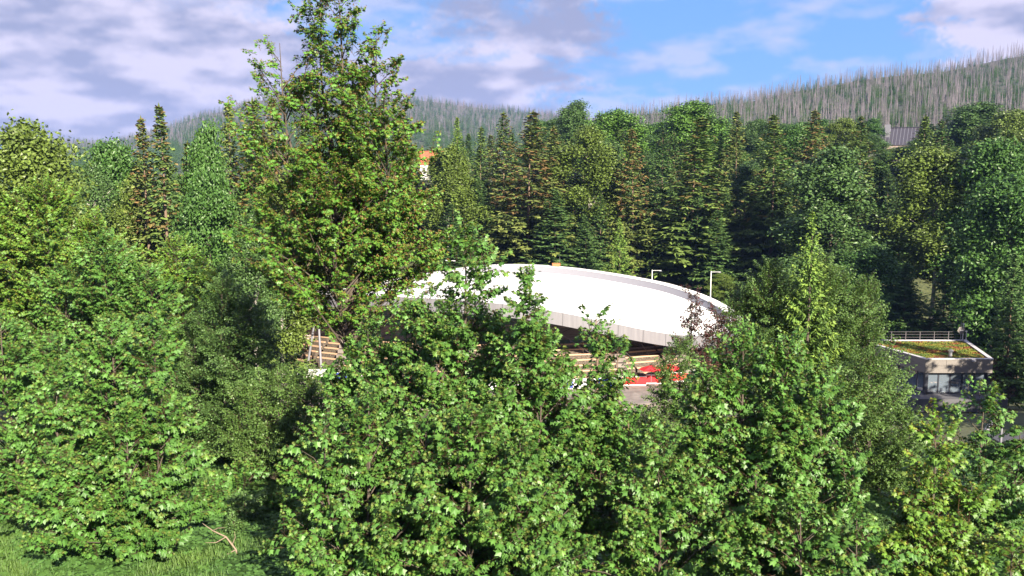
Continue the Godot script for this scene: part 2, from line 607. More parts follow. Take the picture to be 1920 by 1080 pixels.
# a broadleaf tree as it shows from 80 m and more: limbs, and clumps of leaf-sized faces round their ends
func broadleaf(seed_: int, h: float, rad: float, bottom: float, shape: String, leaf: float, clumps: int, per: int, bark: Material) -> Array:
	var r := RandomNumberGenerator.new()
	r.seed = seed_
	var wood := MB.new()
	var mb := MB.new()
	var lean := 0.6
	var axis := func(y: float) -> Vector3:
		return Vector3(sin(y / h * 2.4 + seed_) * lean * y / h, y, cos(y / h * 2.9 + seed_) * lean * y / h)
	var pts := []
	var rr := []
	for i in 8:
		var k := i / 7.0
		pts.append(axis.call(k * h * 0.93) - Vector3(0, 0.4 if i == 0 else 0.0, 0))
		rr.append(lerpf(h * 0.014, 0.03, pow(k, 0.8)))
	wood.tube(pts, rr, 7)
	var boughs := []
	for i in 15:
		boughs.append([pow((i + r.randf()) / 15.0, 0.8), i * 2.4 + r.randf_range(-0.6, 0.6), r.randf_range(0.45, 0.85)])
	for c in clumps:
		var bough: Array = boughs[c % 15]
		var k := clampf(bough[0] + r.randfn() * 0.05, 0.0, 1.0)
		var y := lerpf(bottom, 0.97, k) * h
		var prof := 1.0
		match shape:
			"round": prof = sqrt(maxf(0.02, 1.0 - pow(absf(k * 2.0 - 0.70) / 1.34, 2.0)))
			"slender": prof = pow(sin(PI * clampf(k * 0.86 + 0.12, 0.0, 1.0)), 0.7)
			"upright": prof = pow(1.0 - k, 0.55) * 0.9 + 0.14
			"weeping": prof = sqrt(maxf(0.05, 1.0 - pow(k, 2.4)))
		var an: float = bough[1]
		var dist: float = rad * prof * bough[2]
		var tip: Vector3 = axis.call(y) + Vector3(cos(an) * dist, 0, sin(an) * dist)
		var off := Vector3(r.randfn(), r.randfn() * 0.8, r.randfn())
		tip += off.normalized() * rad * 0.36 * sqrt(r.randf()) * (0.45 + 0.55 * prof)
		dist = Vector2(tip.x, tip.z).length()
		var from: Vector3 = axis.call(maxf(y - dist * r.randf_range(0.5, 1.0), h * bottom * 0.7))
		if c % 3 == 0:
			wood.tube([from, from.lerp(tip, 0.5) + Vector3(0, dist * 0.10, 0), tip], [h * 0.0042, h * 0.0026, h * 0.001], 4, Color.WHITE, false)
		var cr := rad * r.randf_range(0.16, 0.30)
		var tone := r.randf_range(0.78, 1.2)
		for i in per:
			var o := Vector3(r.randfn(), r.randfn() * 0.62, r.randfn()) * cr * 0.62
			if shape == "weeping":
				o = Vector3(r.randfn() * 0.28, -absf(r.randfn()) * 2.6 + 0.2, r.randfn() * 0.28) * cr
			if shape == "slender":
				o.y = o.y * 1.5 - absf(r.randfn()) * cr * 0.5
			var p := tip + o
			var dir := Vector3(r.randfn(), r.randfn() * 0.6 - 0.55, r.randfn()).normalized()
			var nrm := (o.normalized() * 0.6 + Vector3(0, 0.7, 0) + Vector3(r.randfn(), r.randfn(), r.randfn()) * 0.45).normalized()
			var sd := dir.cross(nrm).normalized()
			var q := tone * r.randf_range(0.75, 1.25)
			kite(mb, p, dir * leaf * r.randf_range(0.75, 1.35), sd * leaf * 0.36, Color(0.066 * q, 0.125 * q, 0.030 * q))
	return [wood.mesh(bark), mb.mesh(M.d_green)]

# ------------------------------------------------------------------ the forest in the middle distance
var kinds := {}

func make_kinds() -> void:
	var sp := []
	for i in 4:
		sp.append(conifer_mesh(100 + i, 24.0, 3.4 + 0.25 * (i % 3), 60, 7, [0.30, 0.45, 0.38, 0.55][i], [0.0, 0.15, 0.38, 0.05][i], [0.93, 0.86, 0.84, 0.8][i]))
	var tr := trunk_mesh(23.4, 0.30, 0.12, M.bark_red, 1)
	for i in 4:
		kinds["spruce%d" % i] = [tr, sp[i], 24.0, 3.5]
	kinds["thin_spruce"] = [tr, conifer_mesh(120, 24.0, 2.5, 56, 6, 0.45, 0.30, 0.82, 0.20), 24.0, 2.5]
	kinds["young_spruce"] = [trunk_mesh(10.5, 0.14, 0.03, M.bark, 2), conifer_mesh(130, 11.0, 2.6, 34, 7, 0.12, 0.0, 1.0, 0.03), 11.0, 2.6]
	for a in [["round0", 201, 20.0, 4.6, 0.16, "round", 0.31, 200, 185, M.bark], ["round1", 207, 20.0, 4.4, 0.22, "round", 0.30, 180, 190, M.bark],
		["upright", 212, 20.0, 4.2, 0.20, "upright", 0.30, 170, 180, M.bark], ["birch0", 221, 22.0, 3.4, 0.30, "slender", 0.25, 160, 190, M.bark_birch],
		["birch1", 228, 22.0, 3.7, 0.34, "slender", 0.25, 150, 190, M.bark_birch], ["weeping", 231, 20.0, 3.2, 0.42, "weeping", 0.25, 160, 180, M.bark_birch]]:
		var b := broadleaf(a[1], a[2], a[3], a[4], a[5], a[6], a[7], a[8], a[9])
		kinds[a[0]] = [b[0], b[1], a[2], a[3]]

func forest_tree(kind: String, x: float, z: float, top: float, half: float, tint: String, called: String, label: String, group: String) -> void:
	var k: Array = kinds[kind]
	var y := ground_y(x, z)
	var h := maxf(top - y, 3.0)
	var o := thing(called, label, "tree", Vector3(x, y, z), group)
	var bs := Basis(Vector3.UP, rng.randf() * TAU).rotated(Vector3(1, 0, 0), rng.randf_range(-0.02, 0.02)).rotated(Vector3(0, 0, 1), rng.randf_range(-0.02, 0.02))
	var wide: float = half / k[3]
	var t := Transform3D(bs.scaled(Vector3(wide, h / k[2], wide)), Vector3.ZERO)
	part("trunk", k[0], o, null, Transform3D(bs.scaled(Vector3(h / k[2], h / k[2], h / k[2])), Vector3.ZERO))
	part("crown", k[1], o, M[tint], t)

# [kind, x, z, height of the top, half width, tint, name, label]
const FOREST := [
	["round0", -43.9, -80.0, 34.0, 5.65, "d_yellow", "broadleaf_tree", "tall yellow-green broadleaf tree cut by the left edge"],
	["round1", -49.6, -112.0, 33.8, 5.77, "d_green", "broadleaf_tree", "rounded green tree below the distant ridge, left of the twin spruces"],
	["birch1", -50.7, -105.0, 31.9, 3.92, "d_grey", "birch_tree", "grey-green birch in front of the far valley, near the left edge"],
	["birch0", -45.6, -106.0, 30.0, 3.87, "d_yellow", "birch_tree", "yellowish birch just left of the twin spruces"],
	["thin_spruce", -42.4, -104.0, 37.0, 4.15, "s_brown", "spruce_tree", "brown-topped spruce, the left and shorter of the twin spruces"],
	["thin_spruce", -39.5, -102.0, 38.3, 4.57, "s_olive", "spruce_tree", "tall thin spruce with pale bare trunk, the right of the twins"],
	["thin_spruce", -38.2, -104.0, 34.2, 3.63, "s_olive", "spruce_tree", "small thin spruce right of the twin spruces"],
	["upright", -35.0, -104.0, 35.5, 3.63, "d_green", "broadleaf_tree", "dense green tree between the twin spruces and the brown spruces"],
	["round1", -33.9, -98.0, 30.0, 4.07, "d_green", "broadleaf_tree", "dark lower tree under the dense green tree at the left"],
	["spruce3", -34.2, -108.0, 39.2, 5.20, "s_brown", "spruce_tree", "brown-topped spruce, leftmost of the three behind the tall sycamore"],
	["spruce2", -29.5, -101.0, 38.9, 6.21, "s_olive", "spruce_tree", "olive spruce with pale trunk, middle of the three behind the tall sycamore"],
	["spruce2", -30.4, -112.0, 40.1, 5.77, "s_brown", "spruce_tree", "brown spruce hugging the left side of the tall sycamore"],
	["birch0", -26.3, -100.0, 30.0, 4.15, "d_yellow", "birch_tree", "yellowish birch low beside the tall sycamore"],
	["birch1", -28.2, -96.0, 27.1, 3.51, "d_grey", "birch_tree", "birch with white stems showing left of the tall sycamore"],
	["spruce2", -32.4, -140.0, 38.2, 5.23, "s_olive", "spruce_tree", "spruce seen through the tall sycamore, left of its trunk"],
	["spruce1", -20.7, -175.0, 42.8, 6.68, "s_brown", "spruce_tree", "brown spruce showing at the right edge of the tall sycamore"],
	["spruce0", -24.6, -170.0, 37.0, 6.49, "s_green", "spruce_tree", "green spruce seen through the right half of the tall sycamore"],
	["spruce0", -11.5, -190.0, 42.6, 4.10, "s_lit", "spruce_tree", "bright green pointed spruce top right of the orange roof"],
	["weeping", -12.2, -166.0, 36.1, 6.34, "d_yellow", "birch_tree", "yellowish weeping birch right of the tall sycamore"],
	["spruce3", -10.4, -160.0, 25.2, 5.58, "s_green", "spruce_tree", "dark spruce under the weeping birch"],
	["spruce3", -6.5, -176.0, 39.7, 5.55, "s_olive", "spruce_tree", "spruce with upswept top between weeping birch and the big brown spruce"],
	["spruce2", -1.7, -186.0, 43.4, 6.18, "s_olive", "spruce_tree", "olive spruce top left of the big brown spruce"],
	["spruce3", -5.5, -166.0, 30.0, 5.51, "s_green", "spruce_tree", "dark blue-green spruce behind the maple leader"],
	["spruce2", 2.9, -164.0, 41.9, 8.99, "s_brown", "spruce_tree", "big brown spruce with bare reddish trunk behind the white roof"],
	["spruce1", 8.4, -172.0, 39.7, 6.28, "s_brown", "spruce_tree", "brown spruce at the right shoulder of the big brown spruce"],
	["spruce0", 7.6, -158.0, 27.9, 7.35, "s_green", "spruce_tree", "lower green spruce in front of the big brown spruce"],
	["birch0", 14.7, -168.0, 39.1, 6.97, "d_yellow", "birch_tree", "pale birch with thin white trunk right of the big brown spruce"],
	["birch1", 17.9, -172.0, 36.9, 5.71, "d_grey", "birch_tree", "greyer birch just right of the pale birch"],
	["round0", 25.1, -214.0, 44.8, 8.53, "d_bright", "broadleaf_tree", "bright green round crown showing above the birches"],
	["upright", 16.5, -236.0, 49.1, 6.66, "d_grey", "broadleaf_tree", "loose blue-green crown standing highest right of centre"],
	["spruce0", 13.1, -156.0, 23.5, 4.66, "s_green", "spruce_tree", "dark spruce at the foot of the pale birch"],
	["spruce2", 22.4, -164.0, 38.9, 6.26, "s_brown", "spruce_tree", "rusty brown narrow spruce behind the young lit spruce"],
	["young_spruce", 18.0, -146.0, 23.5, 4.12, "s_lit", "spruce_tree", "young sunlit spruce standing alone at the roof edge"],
	["spruce1", 31.5, -188.0, 40.2, 5.62, "s_green", "spruce_tree", "dark spruce between the rusty spruce and the broad olive spruce"],
	["spruce1", 32.6, -162.0, 40.7, 10.49, "s_olive", "spruce_tree", "broad olive-green spruce, the largest behind the right of the roof"],
	["round0", 44.5, -220.0, 47.3, 10.23, "d_bright", "broadleaf_tree", "round bright green crown rising behind the broad olive spruce"],
	["spruce0", 35.6, -154.0, 24.3, 5.88, "s_green", "spruce_tree", "low dark spruce behind the tall floodlight post"],
	["spruce3", 46.6, -186.0, 43.5, 6.49, "s_brown", "spruce_tree", "brown-topped spruce right of the round bright crown"],
	["birch1", 44.3, -170.0, 33.0, 5.65, "d_grey", "birch_tree", "grey-green birch between the broad olive spruce and its right neighbour"],
	["spruce1", 46.9, -160.0, 41.1, 8.24, "s_olive", "spruce_tree", "tall olive spruce with visible trunk right of the broad one"],
	["round1", 36.0, -150.0, 13.4, 2.74, "d_yellow", "broadleaf_tree", "little yellowish tree beside the tall floodlight post"],
	["spruce2", 60.8, -182.0, 43.5, 6.95, "s_brown", "spruce_tree", "dark brown spruce with spreading top above the aspen"],
	["upright", 50.9, -142.0, 33.9, 8.96, "d_grey", "aspen_tree", "blue-green aspen with many pale upright stems"],
	["spruce1", 70.1, -180.0, 42.1, 6.88, "s_olive", "spruce_tree", "olive spruce just left of the dark-roofed house"],
	["spruce3", 60.4, -146.0, 32.9, 6.55, "s_green", "spruce_tree", "dark spruce in the shade right of the aspen"],
	["round1", 62.7, -196.0, 40.8, 6.51, "d_green", "broadleaf_tree", "green crown between the tall olive spruce and the brown one"],
	["spruce0", 81.6, -178.0, 42.1, 6.21, "s_olive", "spruce_tree", "spruce right of the dark-roofed house, the left of a pair"],
	["spruce2", 86.6, -180.0, 41.4, 5.98, "s_green", "spruce_tree", "spruce right of the dark-roofed house, the right of a pair"],
	["birch1", 66.0, -138.0, 35.0, 7.56, "d_yellow", "birch_tree", "pale yellow birch with forked white trunk at the right"],
	["round0", 122.5, -236.0, 48.5, 10.97, "d_grey", "broadleaf_tree", "grey-green round crown below the dead hillside at the right"],
	["round1", 71.2, -132.0, 34.8, 7.67, "d_green", "broadleaf_tree", "dense green tree at the right with shaded lower crown"],
	["round0", 120.9, -215.0, 44.9, 8.93, "d_yellow", "broadleaf_tree", "yellowish crown in the upper right forest edge"],
	["round0", 63.2, -112.0, 29.3, 6.51, "d_green", "broadleaf_tree", "dark broadleaf tree cut by the right edge"],
	["spruce0", 52.4, -92.0, 22.3, 3.51, "s_green", "spruce_tree", "dark spruce beside the pavilion at the right edge"],
	["spruce0", 55.4, -124.0, 18.1, 5.77, "s_green", "spruce_tree", "shaded feathery spruce behind the pavilion roof, left one"],
	["spruce3", 60.0, -122.0, 19.0, 5.67, "s_green", "spruce_tree", "shaded feathery spruce behind the pavilion roof, middle one"],
	["spruce0", 64.0, -120.0, 17.4, 4.58, "s_green", "spruce_tree", "shaded spruce behind the hexagonal plate"],
	["round1", 106.8, -246.0, 37.8, 7.35, "d_yellow", "broadleaf_tree", "yellowish crown just below the dark seamed house roof"],
	["birch0", 108.6, -240.0, 39.6, 5.98, "d_grey", "birch_tree", "grey-green birch just right of the dark seamed house roof"],
	["young_spruce", 14.7, -43.5, 28.4, 2.24, "s_lit", "spruce_tree", "young spruce with yellow-green leader rising out of the small-leaved tree"],
	["spruce3", 50.7, -134.0, 22.8, 5.56, "s_green", "spruce_tree", "dark spruce behind the small-leaved tree"],
	["round0", 52.5, -128.0, 19.3, 5.31, "d_green", "broadleaf_tree", "shaded broadleaf tree left of the pavilion"],
]
const FILL := [
	["spruce3", -20.3, -217.8, 33.1, 5.92, "s_green", "spruce_tree", "spruce in the dense second row of the forest behind the arena", "spruces of the second row"],
	["spruce0", -17.0, -212.7, 32.0, 5.71, "s_green", "spruce_tree", "spruce in the dense second row of the forest behind the arena", "spruces of the second row"],
	["spruce1", -11.1, -193.6, 37.8, 4.13, "s_green", "spruce_tree", "spruce in the dense second row of the forest behind the arena", "spruces of the second row"],
	["spruce0", -10.8, -220.4, 40.5, 4.97, "s_green", "spruce_tree", "spruce in the dense second row of the forest behind the arena", "spruces of the second row"],
	["spruce0", -7.3, -194.4, 36.2, 3.75, "s_green", "spruce_tree", "spruce in the dense second row of the forest behind the arena", "spruces of the second row"],
	["spruce2", -4.6, -224.4, 40.4, 5.97, "s_olive", "spruce_tree", "spruce in the dense second row of the forest behind the arena", "spruces of the second row"],
	["spruce1", -0.6, -220.7, 40.4, 5.41, "s_green", "spruce_tree", "spruce in the dense second row of the forest behind the arena", "spruces of the second row"],
	["spruce2", 5.3, -223.8, 36.5, 5.99, "s_olive", "spruce_tree", "spruce in the dense second row of the forest behind the arena", "spruces of the second row"],
	["spruce2", 5.4, -222.8, 38.7, 4.78, "s_olive", "spruce_tree", "spruce in the dense second row of the forest behind the arena", "spruces of the second row"],
	["spruce2", 8.5, -190.1, 36.1, 4.75, "s_olive", "spruce_tree", "spruce in the dense second row of the forest behind the arena", "spruces of the second row"],
	["spruce1", 11.4, -200.7, 38.3, 5.04, "s_green", "spruce_tree", "spruce in the dense second row of the forest behind the arena", "spruces of the second row"],
	["spruce0", 15.3, -192.0, 35.5, 5.27, "s_green", "spruce_tree", "spruce in the dense second row of the forest behind the arena", "spruces of the second row"],
	["spruce3", 21.0, -204.2, 38.4, 4.88, "s_green", "spruce_tree", "spruce in the dense second row of the forest behind the arena", "spruces of the second row"],
	["spruce1", 20.8, -190.3, 36.3, 3.74, "s_green", "spruce_tree", "spruce in the dense second row of the forest behind the arena", "spruces of the second row"],
	["spruce3", 25.2, -194.2, 33.8, 4.14, "s_green", "spruce_tree", "spruce in the dense second row of the forest behind the arena", "spruces of the second row"],
	["spruce0", 29.3, -208.4, 38.6, 5.37, "s_green", "spruce_tree", "spruce in the dense second row of the forest behind the arena", "spruces of the second row"],
	["spruce3", 32.6, -202.9, 35.2, 4.41, "s_green", "spruce_tree", "spruce in the dense second row of the forest behind the arena", "spruces of the second row"],
	["spruce1", 36.8, -201.9, 40.3, 4.93, "s_green", "spruce_tree", "spruce in the dense second row of the forest behind the arena", "spruces of the second row"],
	["spruce2", 39.5, -209.1, 34.3, 4.58, "s_olive", "spruce_tree", "spruce in the dense second row of the forest behind the arena", "spruces of the second row"],
	["spruce2", 43.2, -211.9, 35.3, 5.37, "s_olive", "spruce_tree", "spruce in the dense second row of the forest behind the arena", "spruces of the second row"],
	["spruce3", 44.2, -191.7, 39.3, 5.28, "s_green", "spruce_tree", "spruce in the dense second row of the forest behind the arena", "spruces of the second row"],
	["spruce2", 52.9, -215.9, 41.4, 4.78, "s_olive", "spruce_tree", "spruce in the dense second row of the forest behind the arena", "spruces of the second row"],
	["spruce0", 48.7, -191.9, 37.5, 5.18, "s_green", "spruce_tree", "spruce in the dense second row of the forest behind the arena", "spruces of the second row"],
	["spruce3", 54.3, -197.2, 38.3, 5.43, "s_green", "spruce_tree", "spruce in the dense second row of the forest behind the arena", "spruces of the second row"],
	["spruce3", 64.0, -217.6, 36.8, 4.38, "s_green", "spruce_tree", "spruce in the dense second row of the forest behind the arena", "spruces of the second row"],
	["spruce3", 61.3, -204.7, 40.6, 4.19, "s_green", "spruce_tree", "spruce in the dense second row of the forest behind the arena", "spruces of the second row"],
	["spruce2", 66.8, -205.9, 33.8, 4.81, "s_olive", "spruce_tree", "spruce in the dense second row of the forest behind the arena", "spruces of the second row"],
	["spruce3", 68.0, -204.1, 38.9, 4.18, "s_green", "spruce_tree", "spruce in the dense second row of the forest behind the arena", "spruces of the second row"],
	["spruce2", 69.7, -196.3, 36.8, 5.33, "s_olive", "spruce_tree", "spruce in the dense second row of the forest behind the arena", "spruces of the second row"],
	["spruce3", 75.0, -208.0, 37.5, 4.97, "s_green", "spruce_tree", "spruce in the dense second row of the forest behind the arena", "spruces of the second row"],
	["spruce0", 82.5, -217.1, 35.6, 5.45, "s_green", "spruce_tree", "spruce in the dense second row of the forest behind the arena", "spruces of the second row"],
	["spruce3", 86.6, -214.7, 32.0, 4.64, "s_green", "spruce_tree", "spruce in the dense second row of the forest behind the arena", "spruces of the second row"],
	["spruce1", 94.6, -223.5, 30.6, 4.94, "s_green", "spruce_tree", "spruce in the dense second row of the forest behind the arena", "spruces of the second row"],
	["spruce3", 84.0, -198.8, 31.8, 4.95, "s_green", "spruce_tree", "spruce in the dense second row of the forest behind the arena", "spruces of the second row"],
	["spruce2", 90.6, -202.5, 29.9, 4.37, "s_olive", "spruce_tree", "spruce in the dense second row of the forest behind the arena", "spruces of the second row"],
	["spruce3", 102.4, -219.5, 39.1, 5.83, "s_green", "spruce_tree", "spruce in the dense second row of the forest behind the arena", "spruces of the second row"],
	["spruce1", 101.2, -208.1, 34.0, 4.94, "s_green", "spruce_tree", "spruce in the dense second row of the forest behind the arena", "spruces of the second row"],
	["spruce0", 107.2, -219.9, 39.0, 4.76, "s_green", "spruce_tree", "spruce in the dense second row of the forest behind the arena", "spruces of the second row"],
	["spruce3", 100.6, -196.0, 35.4, 5.06, "s_green", "spruce_tree", "spruce in the dense second row of the forest behind the arena", "spruces of the second row"],
	["spruce2", 105.5, -200.6, 34.0, 4.80, "s_olive", "spruce_tree", "spruce in the dense second row of the forest behind the arena", "spruces of the second row"],
	["spruce1", 106.2, -195.6, 40.4, 4.49, "s_green", "spruce_tree", "spruce in the dense second row of the forest behind the arena", "spruces of the second row"],
	["spruce3", 117.1, -212.1, 36.2, 4.16, "s_green", "spruce_tree", "spruce in the dense second row of the forest behind the arena", "spruces of the second row"],
	["spruce1", 128.2, -221.2, 40.6, 4.47, "s_green", "spruce_tree", "spruce in the dense second row of the forest behind the arena", "spruces of the second row"],
	["spruce3", 120.3, -204.5, 37.0, 4.54, "s_green", "spruce_tree", "spruce in the dense second row of the forest behind the arena", "spruces of the second row"],
	["spruce3", -16.5, -175.2, 28.5, 4.14, "s_green", "spruce_tree", "dark low spruce filling the shaded front of the forest behind the arena", "low spruces at the forest front"],
	["spruce1", -10.5, -167.8, 28.1, 3.60, "s_green", "spruce_tree", "dark low spruce filling the shaded front of the forest behind the arena", "low spruces at the forest front"],
	["spruce1", -6.9, -172.7, 29.7, 3.67, "s_green", "spruce_tree", "dark low spruce filling the shaded front of the forest behind the arena", "low spruces at the forest front"],
	["spruce0", -2.2, -165.0, 23.5, 3.87, "s_green", "spruce_tree", "dark low spruce filling the shaded front of the forest behind the arena", "low spruces at the forest front"],
	["spruce0", 1.3, -173.4, 24.1, 4.09, "s_green", "spruce_tree", "dark low spruce filling the shaded front of the forest behind the arena", "low spruces at the forest front"],
	["spruce0", 4.2, -169.4, 27.3, 3.75, "s_green", "spruce_tree", "dark low spruce filling the shaded front of the forest behind the arena", "low spruces at the forest front"],
	["spruce0", 10.5, -179.4, 27.4, 3.67, "s_green", "spruce_tree", "dark low spruce filling the shaded front of the forest behind the arena", "low spruces at the forest front"],
	["spruce1", 12.9, -170.9, 23.5, 3.97, "s_green", "spruce_tree", "dark low spruce filling the shaded front of the forest behind the arena", "low spruces at the forest front"],
	["spruce1", 16.3, -163.4, 27.1, 3.74, "s_green", "spruce_tree", "dark low spruce filling the shaded front of the forest behind the arena", "low spruces at the forest front"],
	["spruce3", 22.2, -179.9, 22.8, 4.58, "s_green", "spruce_tree", "dark low spruce filling the shaded front of the forest behind the arena", "low spruces at the forest front"],
	["spruce3", 25.4, -164.0, 28.0, 3.38, "s_green", "spruce_tree", "dark low spruce filling the shaded front of the forest behind the arena", "low spruces at the forest front"],
	["spruce1", 29.2, -169.4, 28.0, 3.64, "s_green", "spruce_tree", "dark low spruce filling the shaded front of the forest behind the arena", "low spruces at the forest front"],
	["spruce3", 32.9, -159.0, 28.4, 3.43, "s_green", "spruce_tree", "dark low spruce filling the shaded front of the forest behind the arena", "low spruces at the forest front"],
	["spruce0", 34.2, -164.6, 26.4, 4.66, "s_green", "spruce_tree", "dark low spruce filling the shaded front of the forest behind the arena", "low spruces at the forest front"],
	["spruce3", 38.2, -161.7, 28.2, 4.66, "s_green", "spruce_tree", "dark low spruce filling the shaded front of the forest behind the arena", "low spruces at the forest front"],
	["spruce1", 45.4, -170.4, 23.0, 4.73, "s_green", "spruce_tree", "dark low spruce filling the shaded front of the forest behind the arena", "low spruces at the forest front"],
	["spruce1", 48.0, -161.0, 29.9, 3.68, "s_green", "spruce_tree", "dark low spruce filling the shaded front of the forest behind the arena", "low spruces at the forest front"],
	["spruce3", 52.7, -170.7, 27.9, 4.16, "s_green", "spruce_tree", "dark low spruce filling the shaded front of the forest behind the arena", "low spruces at the forest front"],
	["spruce1", 54.9, -161.2, 24.6, 3.30, "s_green", "spruce_tree", "dark low spruce filling the shaded front of the forest behind the arena", "low spruces at the forest front"],
	["spruce0", 64.4, -179.3, 23.2, 4.49, "s_green", "spruce_tree", "dark low spruce filling the shaded front of the forest behind the arena", "low spruces at the forest front"],
	["spruce1", 65.7, -172.3, 24.2, 4.52, "s_green", "spruce_tree", "dark low spruce filling the shaded front of the forest behind the arena", "low spruces at the forest front"],
	["spruce1", 73.1, -178.2, 23.6, 4.36, "s_green", "spruce_tree", "dark low spruce filling the shaded front of the forest behind the arena", "low spruces at the forest front"],
	["spruce0", 72.2, -165.1, 28.7, 4.53, "s_green", "spruce_tree", "dark low spruce filling the shaded front of the forest behind the arena", "low spruces at the forest front"],
	["spruce1", 78.9, -176.7, 30.0, 4.48, "s_green", "spruce_tree", "dark low spruce filling the shaded front of the forest behind the arena", "low spruces at the forest front"],
	["spruce1", 78.1, -161.4, 23.9, 3.95, "s_green", "spruce_tree", "dark low spruce filling the shaded front of the forest behind the arena", "low spruces at the forest front"],
	["spruce1", 87.1, -170.9, 23.1, 4.11, "s_green", "spruce_tree", "dark low spruce filling the shaded front of the forest behind the arena", "low spruces at the forest front"],
	["spruce0", 86.5, -163.5, 29.5, 4.47, "s_green", "spruce_tree", "dark low spruce filling the shaded front of the forest behind the arena", "low spruces at the forest front"],
	["spruce3", 96.2, -175.3, 29.8, 5.03, "s_green", "spruce_tree", "dark low spruce filling the shaded front of the forest behind the arena", "low spruces at the forest front"],
	["spruce1", 102.1, -178.2, 29.6, 3.97, "s_green", "spruce_tree", "dark low spruce filling the shaded front of the forest behind the arena", "low spruces at the forest front"],
	["spruce1", 107.5, -179.5, 29.2, 5.17, "s_green", "spruce_tree", "dark low spruce filling the shaded front of the forest behind the arena", "low spruces at the forest front"],
	["spruce1", 9.9, -295.0, 48.0, 6.14, "s_olive", "broadleaf_tree", "broadleaf crown in the rear belt of woodland below the dead hillside", "rear belt of broadleaf trees"],
	["upright", 8.1, -290.0, 47.4, 6.73, "d_green", "broadleaf_tree", "broadleaf crown in the rear belt of woodland below the dead hillside", "rear belt of broadleaf trees"],
	["birch0", 12.5, -291.8, 48.2, 7.00, "d_grey", "broadleaf_tree", "broadleaf crown in the rear belt of woodland below the dead hillside", "rear belt of broadleaf trees"],
	["round0", 15.8, -268.3, 45.1, 6.07, "d_grey", "broadleaf_tree", "broadleaf crown in the rear belt of woodland below the dead hillside", "rear belt of broadleaf trees"],
	["spruce3", 25.3, -322.3, 47.0, 5.86, "s_green", "broadleaf_tree", "broadleaf crown in the rear belt of woodland below the dead hillside", "rear belt of broadleaf trees"],
	["birch0", 25.2, -285.5, 45.2, 7.31, "d_grey", "broadleaf_tree", "broadleaf crown in the rear belt of woodland below the dead hillside", "rear belt of broadleaf trees"],
	["round1", 27.6, -245.7, 44.7, 4.70, "d_yellow", "broadleaf_tree", "broadleaf crown in the rear belt of woodland below the dead hillside", "rear belt of broadleaf trees"],
	["spruce3", 33.2, -252.0, 43.9, 4.82, "s_green", "broadleaf_tree", "broadleaf crown in the rear belt of woodland below the dead hillside", "rear belt of broadleaf trees"],
	["spruce3", 35.1, -251.8, 44.4, 4.29, "s_green", "broadleaf_tree", "broadleaf crown in the rear belt of woodland below the dead hillside", "rear belt of broadleaf trees"],
	["birch0", 36.1, -248.2, 43.0, 4.48, "d_grey", "broadleaf_tree", "broadleaf crown in the rear belt of woodland below the dead hillside", "rear belt of broadleaf trees"],
	["round0", 47.5, -281.6, 46.1, 7.36, "d_green", "broadleaf_tree", "broadleaf crown in the rear belt of woodland below the dead hillside", "rear belt of broadleaf trees"],
	["spruce1", 58.3, -305.3, 49.2, 5.30, "s_olive", "broadleaf_tree", "broadleaf crown in the rear belt of woodland below the dead hillside", "rear belt of broadleaf trees"],
	["round0", 65.2, -311.5, 47.6, 7.50, "d_green", "broadleaf_tree", "broadleaf crown in the rear belt of woodland below the dead hillside", "rear belt of broadleaf trees"],
	["birch0", 70.5, -313.9, 46.5, 5.71, "d_grey", "broadleaf_tree", "broadleaf crown in the rear belt of woodland below the dead hillside", "rear belt of broadleaf trees"],
	["upright", 59.9, -266.1, 43.3, 6.87, "d_green", "broadleaf_tree", "broadleaf crown in the rear belt of woodland below the dead hillside", "rear belt of broadleaf trees"],
	["upright", 60.3, -252.3, 44.4, 6.27, "d_green", "broadleaf_tree", "broadleaf crown in the rear belt of woodland below the dead hillside", "rear belt of broadleaf trees"],
	["round0", 82.4, -326.5, 47.4, 6.64, "d_green", "broadleaf_tree", "broadleaf crown in the rear belt of woodland below the dead hillside", "rear belt of broadleaf trees"],
	["round0", 84.0, -306.6, 46.6, 6.33, "d_green", "broadleaf_tree", "broadleaf crown in the rear belt of woodland below the dead hillside", "rear belt of broadleaf trees"],
	["round0", 70.9, -257.6, 45.6, 5.56, "d_grey", "broadleaf_tree", "broadleaf crown in the rear belt of woodland below the dead hillside", "rear belt of broadleaf trees"],
	["birch0", 84.8, -278.4, 46.1, 5.50, "d_grey", "broadleaf_tree", "broadleaf crown in the rear belt of woodland below the dead hillside", "rear belt of broadleaf trees"],
	["upright", 91.6, -281.6, 46.4, 5.26, "d_green", "broadleaf_tree", "broadleaf crown in the rear belt of woodland below the dead hillside", "rear belt of broadleaf trees"],
	["spruce1", 88.4, -274.7, 45.8, 6.96, "s_olive", "broadleaf_tree", "broadleaf crown in the rear belt of woodland below the dead hillside", "rear belt of broadleaf trees"],
	["upright", 108.4, -313.7, 49.3, 7.55, "d_green", "broadleaf_tree", "broadleaf crown in the rear belt of woodland below the dead hillside", "rear belt of broadleaf trees"],
	["spruce3", 85.7, -242.9, 43.5, 6.25, "s_green", "broadleaf_tree", "broadleaf crown in the rear belt of woodland below the dead hillside", "rear belt of broadleaf trees"],
	["round1", 89.3, -242.0, 45.1, 5.14, "d_yellow", "broadleaf_tree", "broadleaf crown in the rear belt of woodland below the dead hillside", "rear belt of broadleaf trees"],
	["upright", 119.7, -300.2, 48.7, 5.90, "d_green", "broadleaf_tree", "broadleaf crown in the rear belt of woodland below the dead hillside", "rear belt of broadleaf trees"],
	["birch0", 96.6, -243.0, 41.6, 5.77, "d_grey", "broadleaf_tree", "broadleaf crown in the rear belt of woodland below the dead hillside", "rear belt of broadleaf trees"],
	["spruce3", 114.3, -276.1, 30.2, 7.24, "s_green", "broadleaf_tree", "broadleaf crown in the rear belt of woodland below the dead hillside", "rear belt of broadleaf trees"],
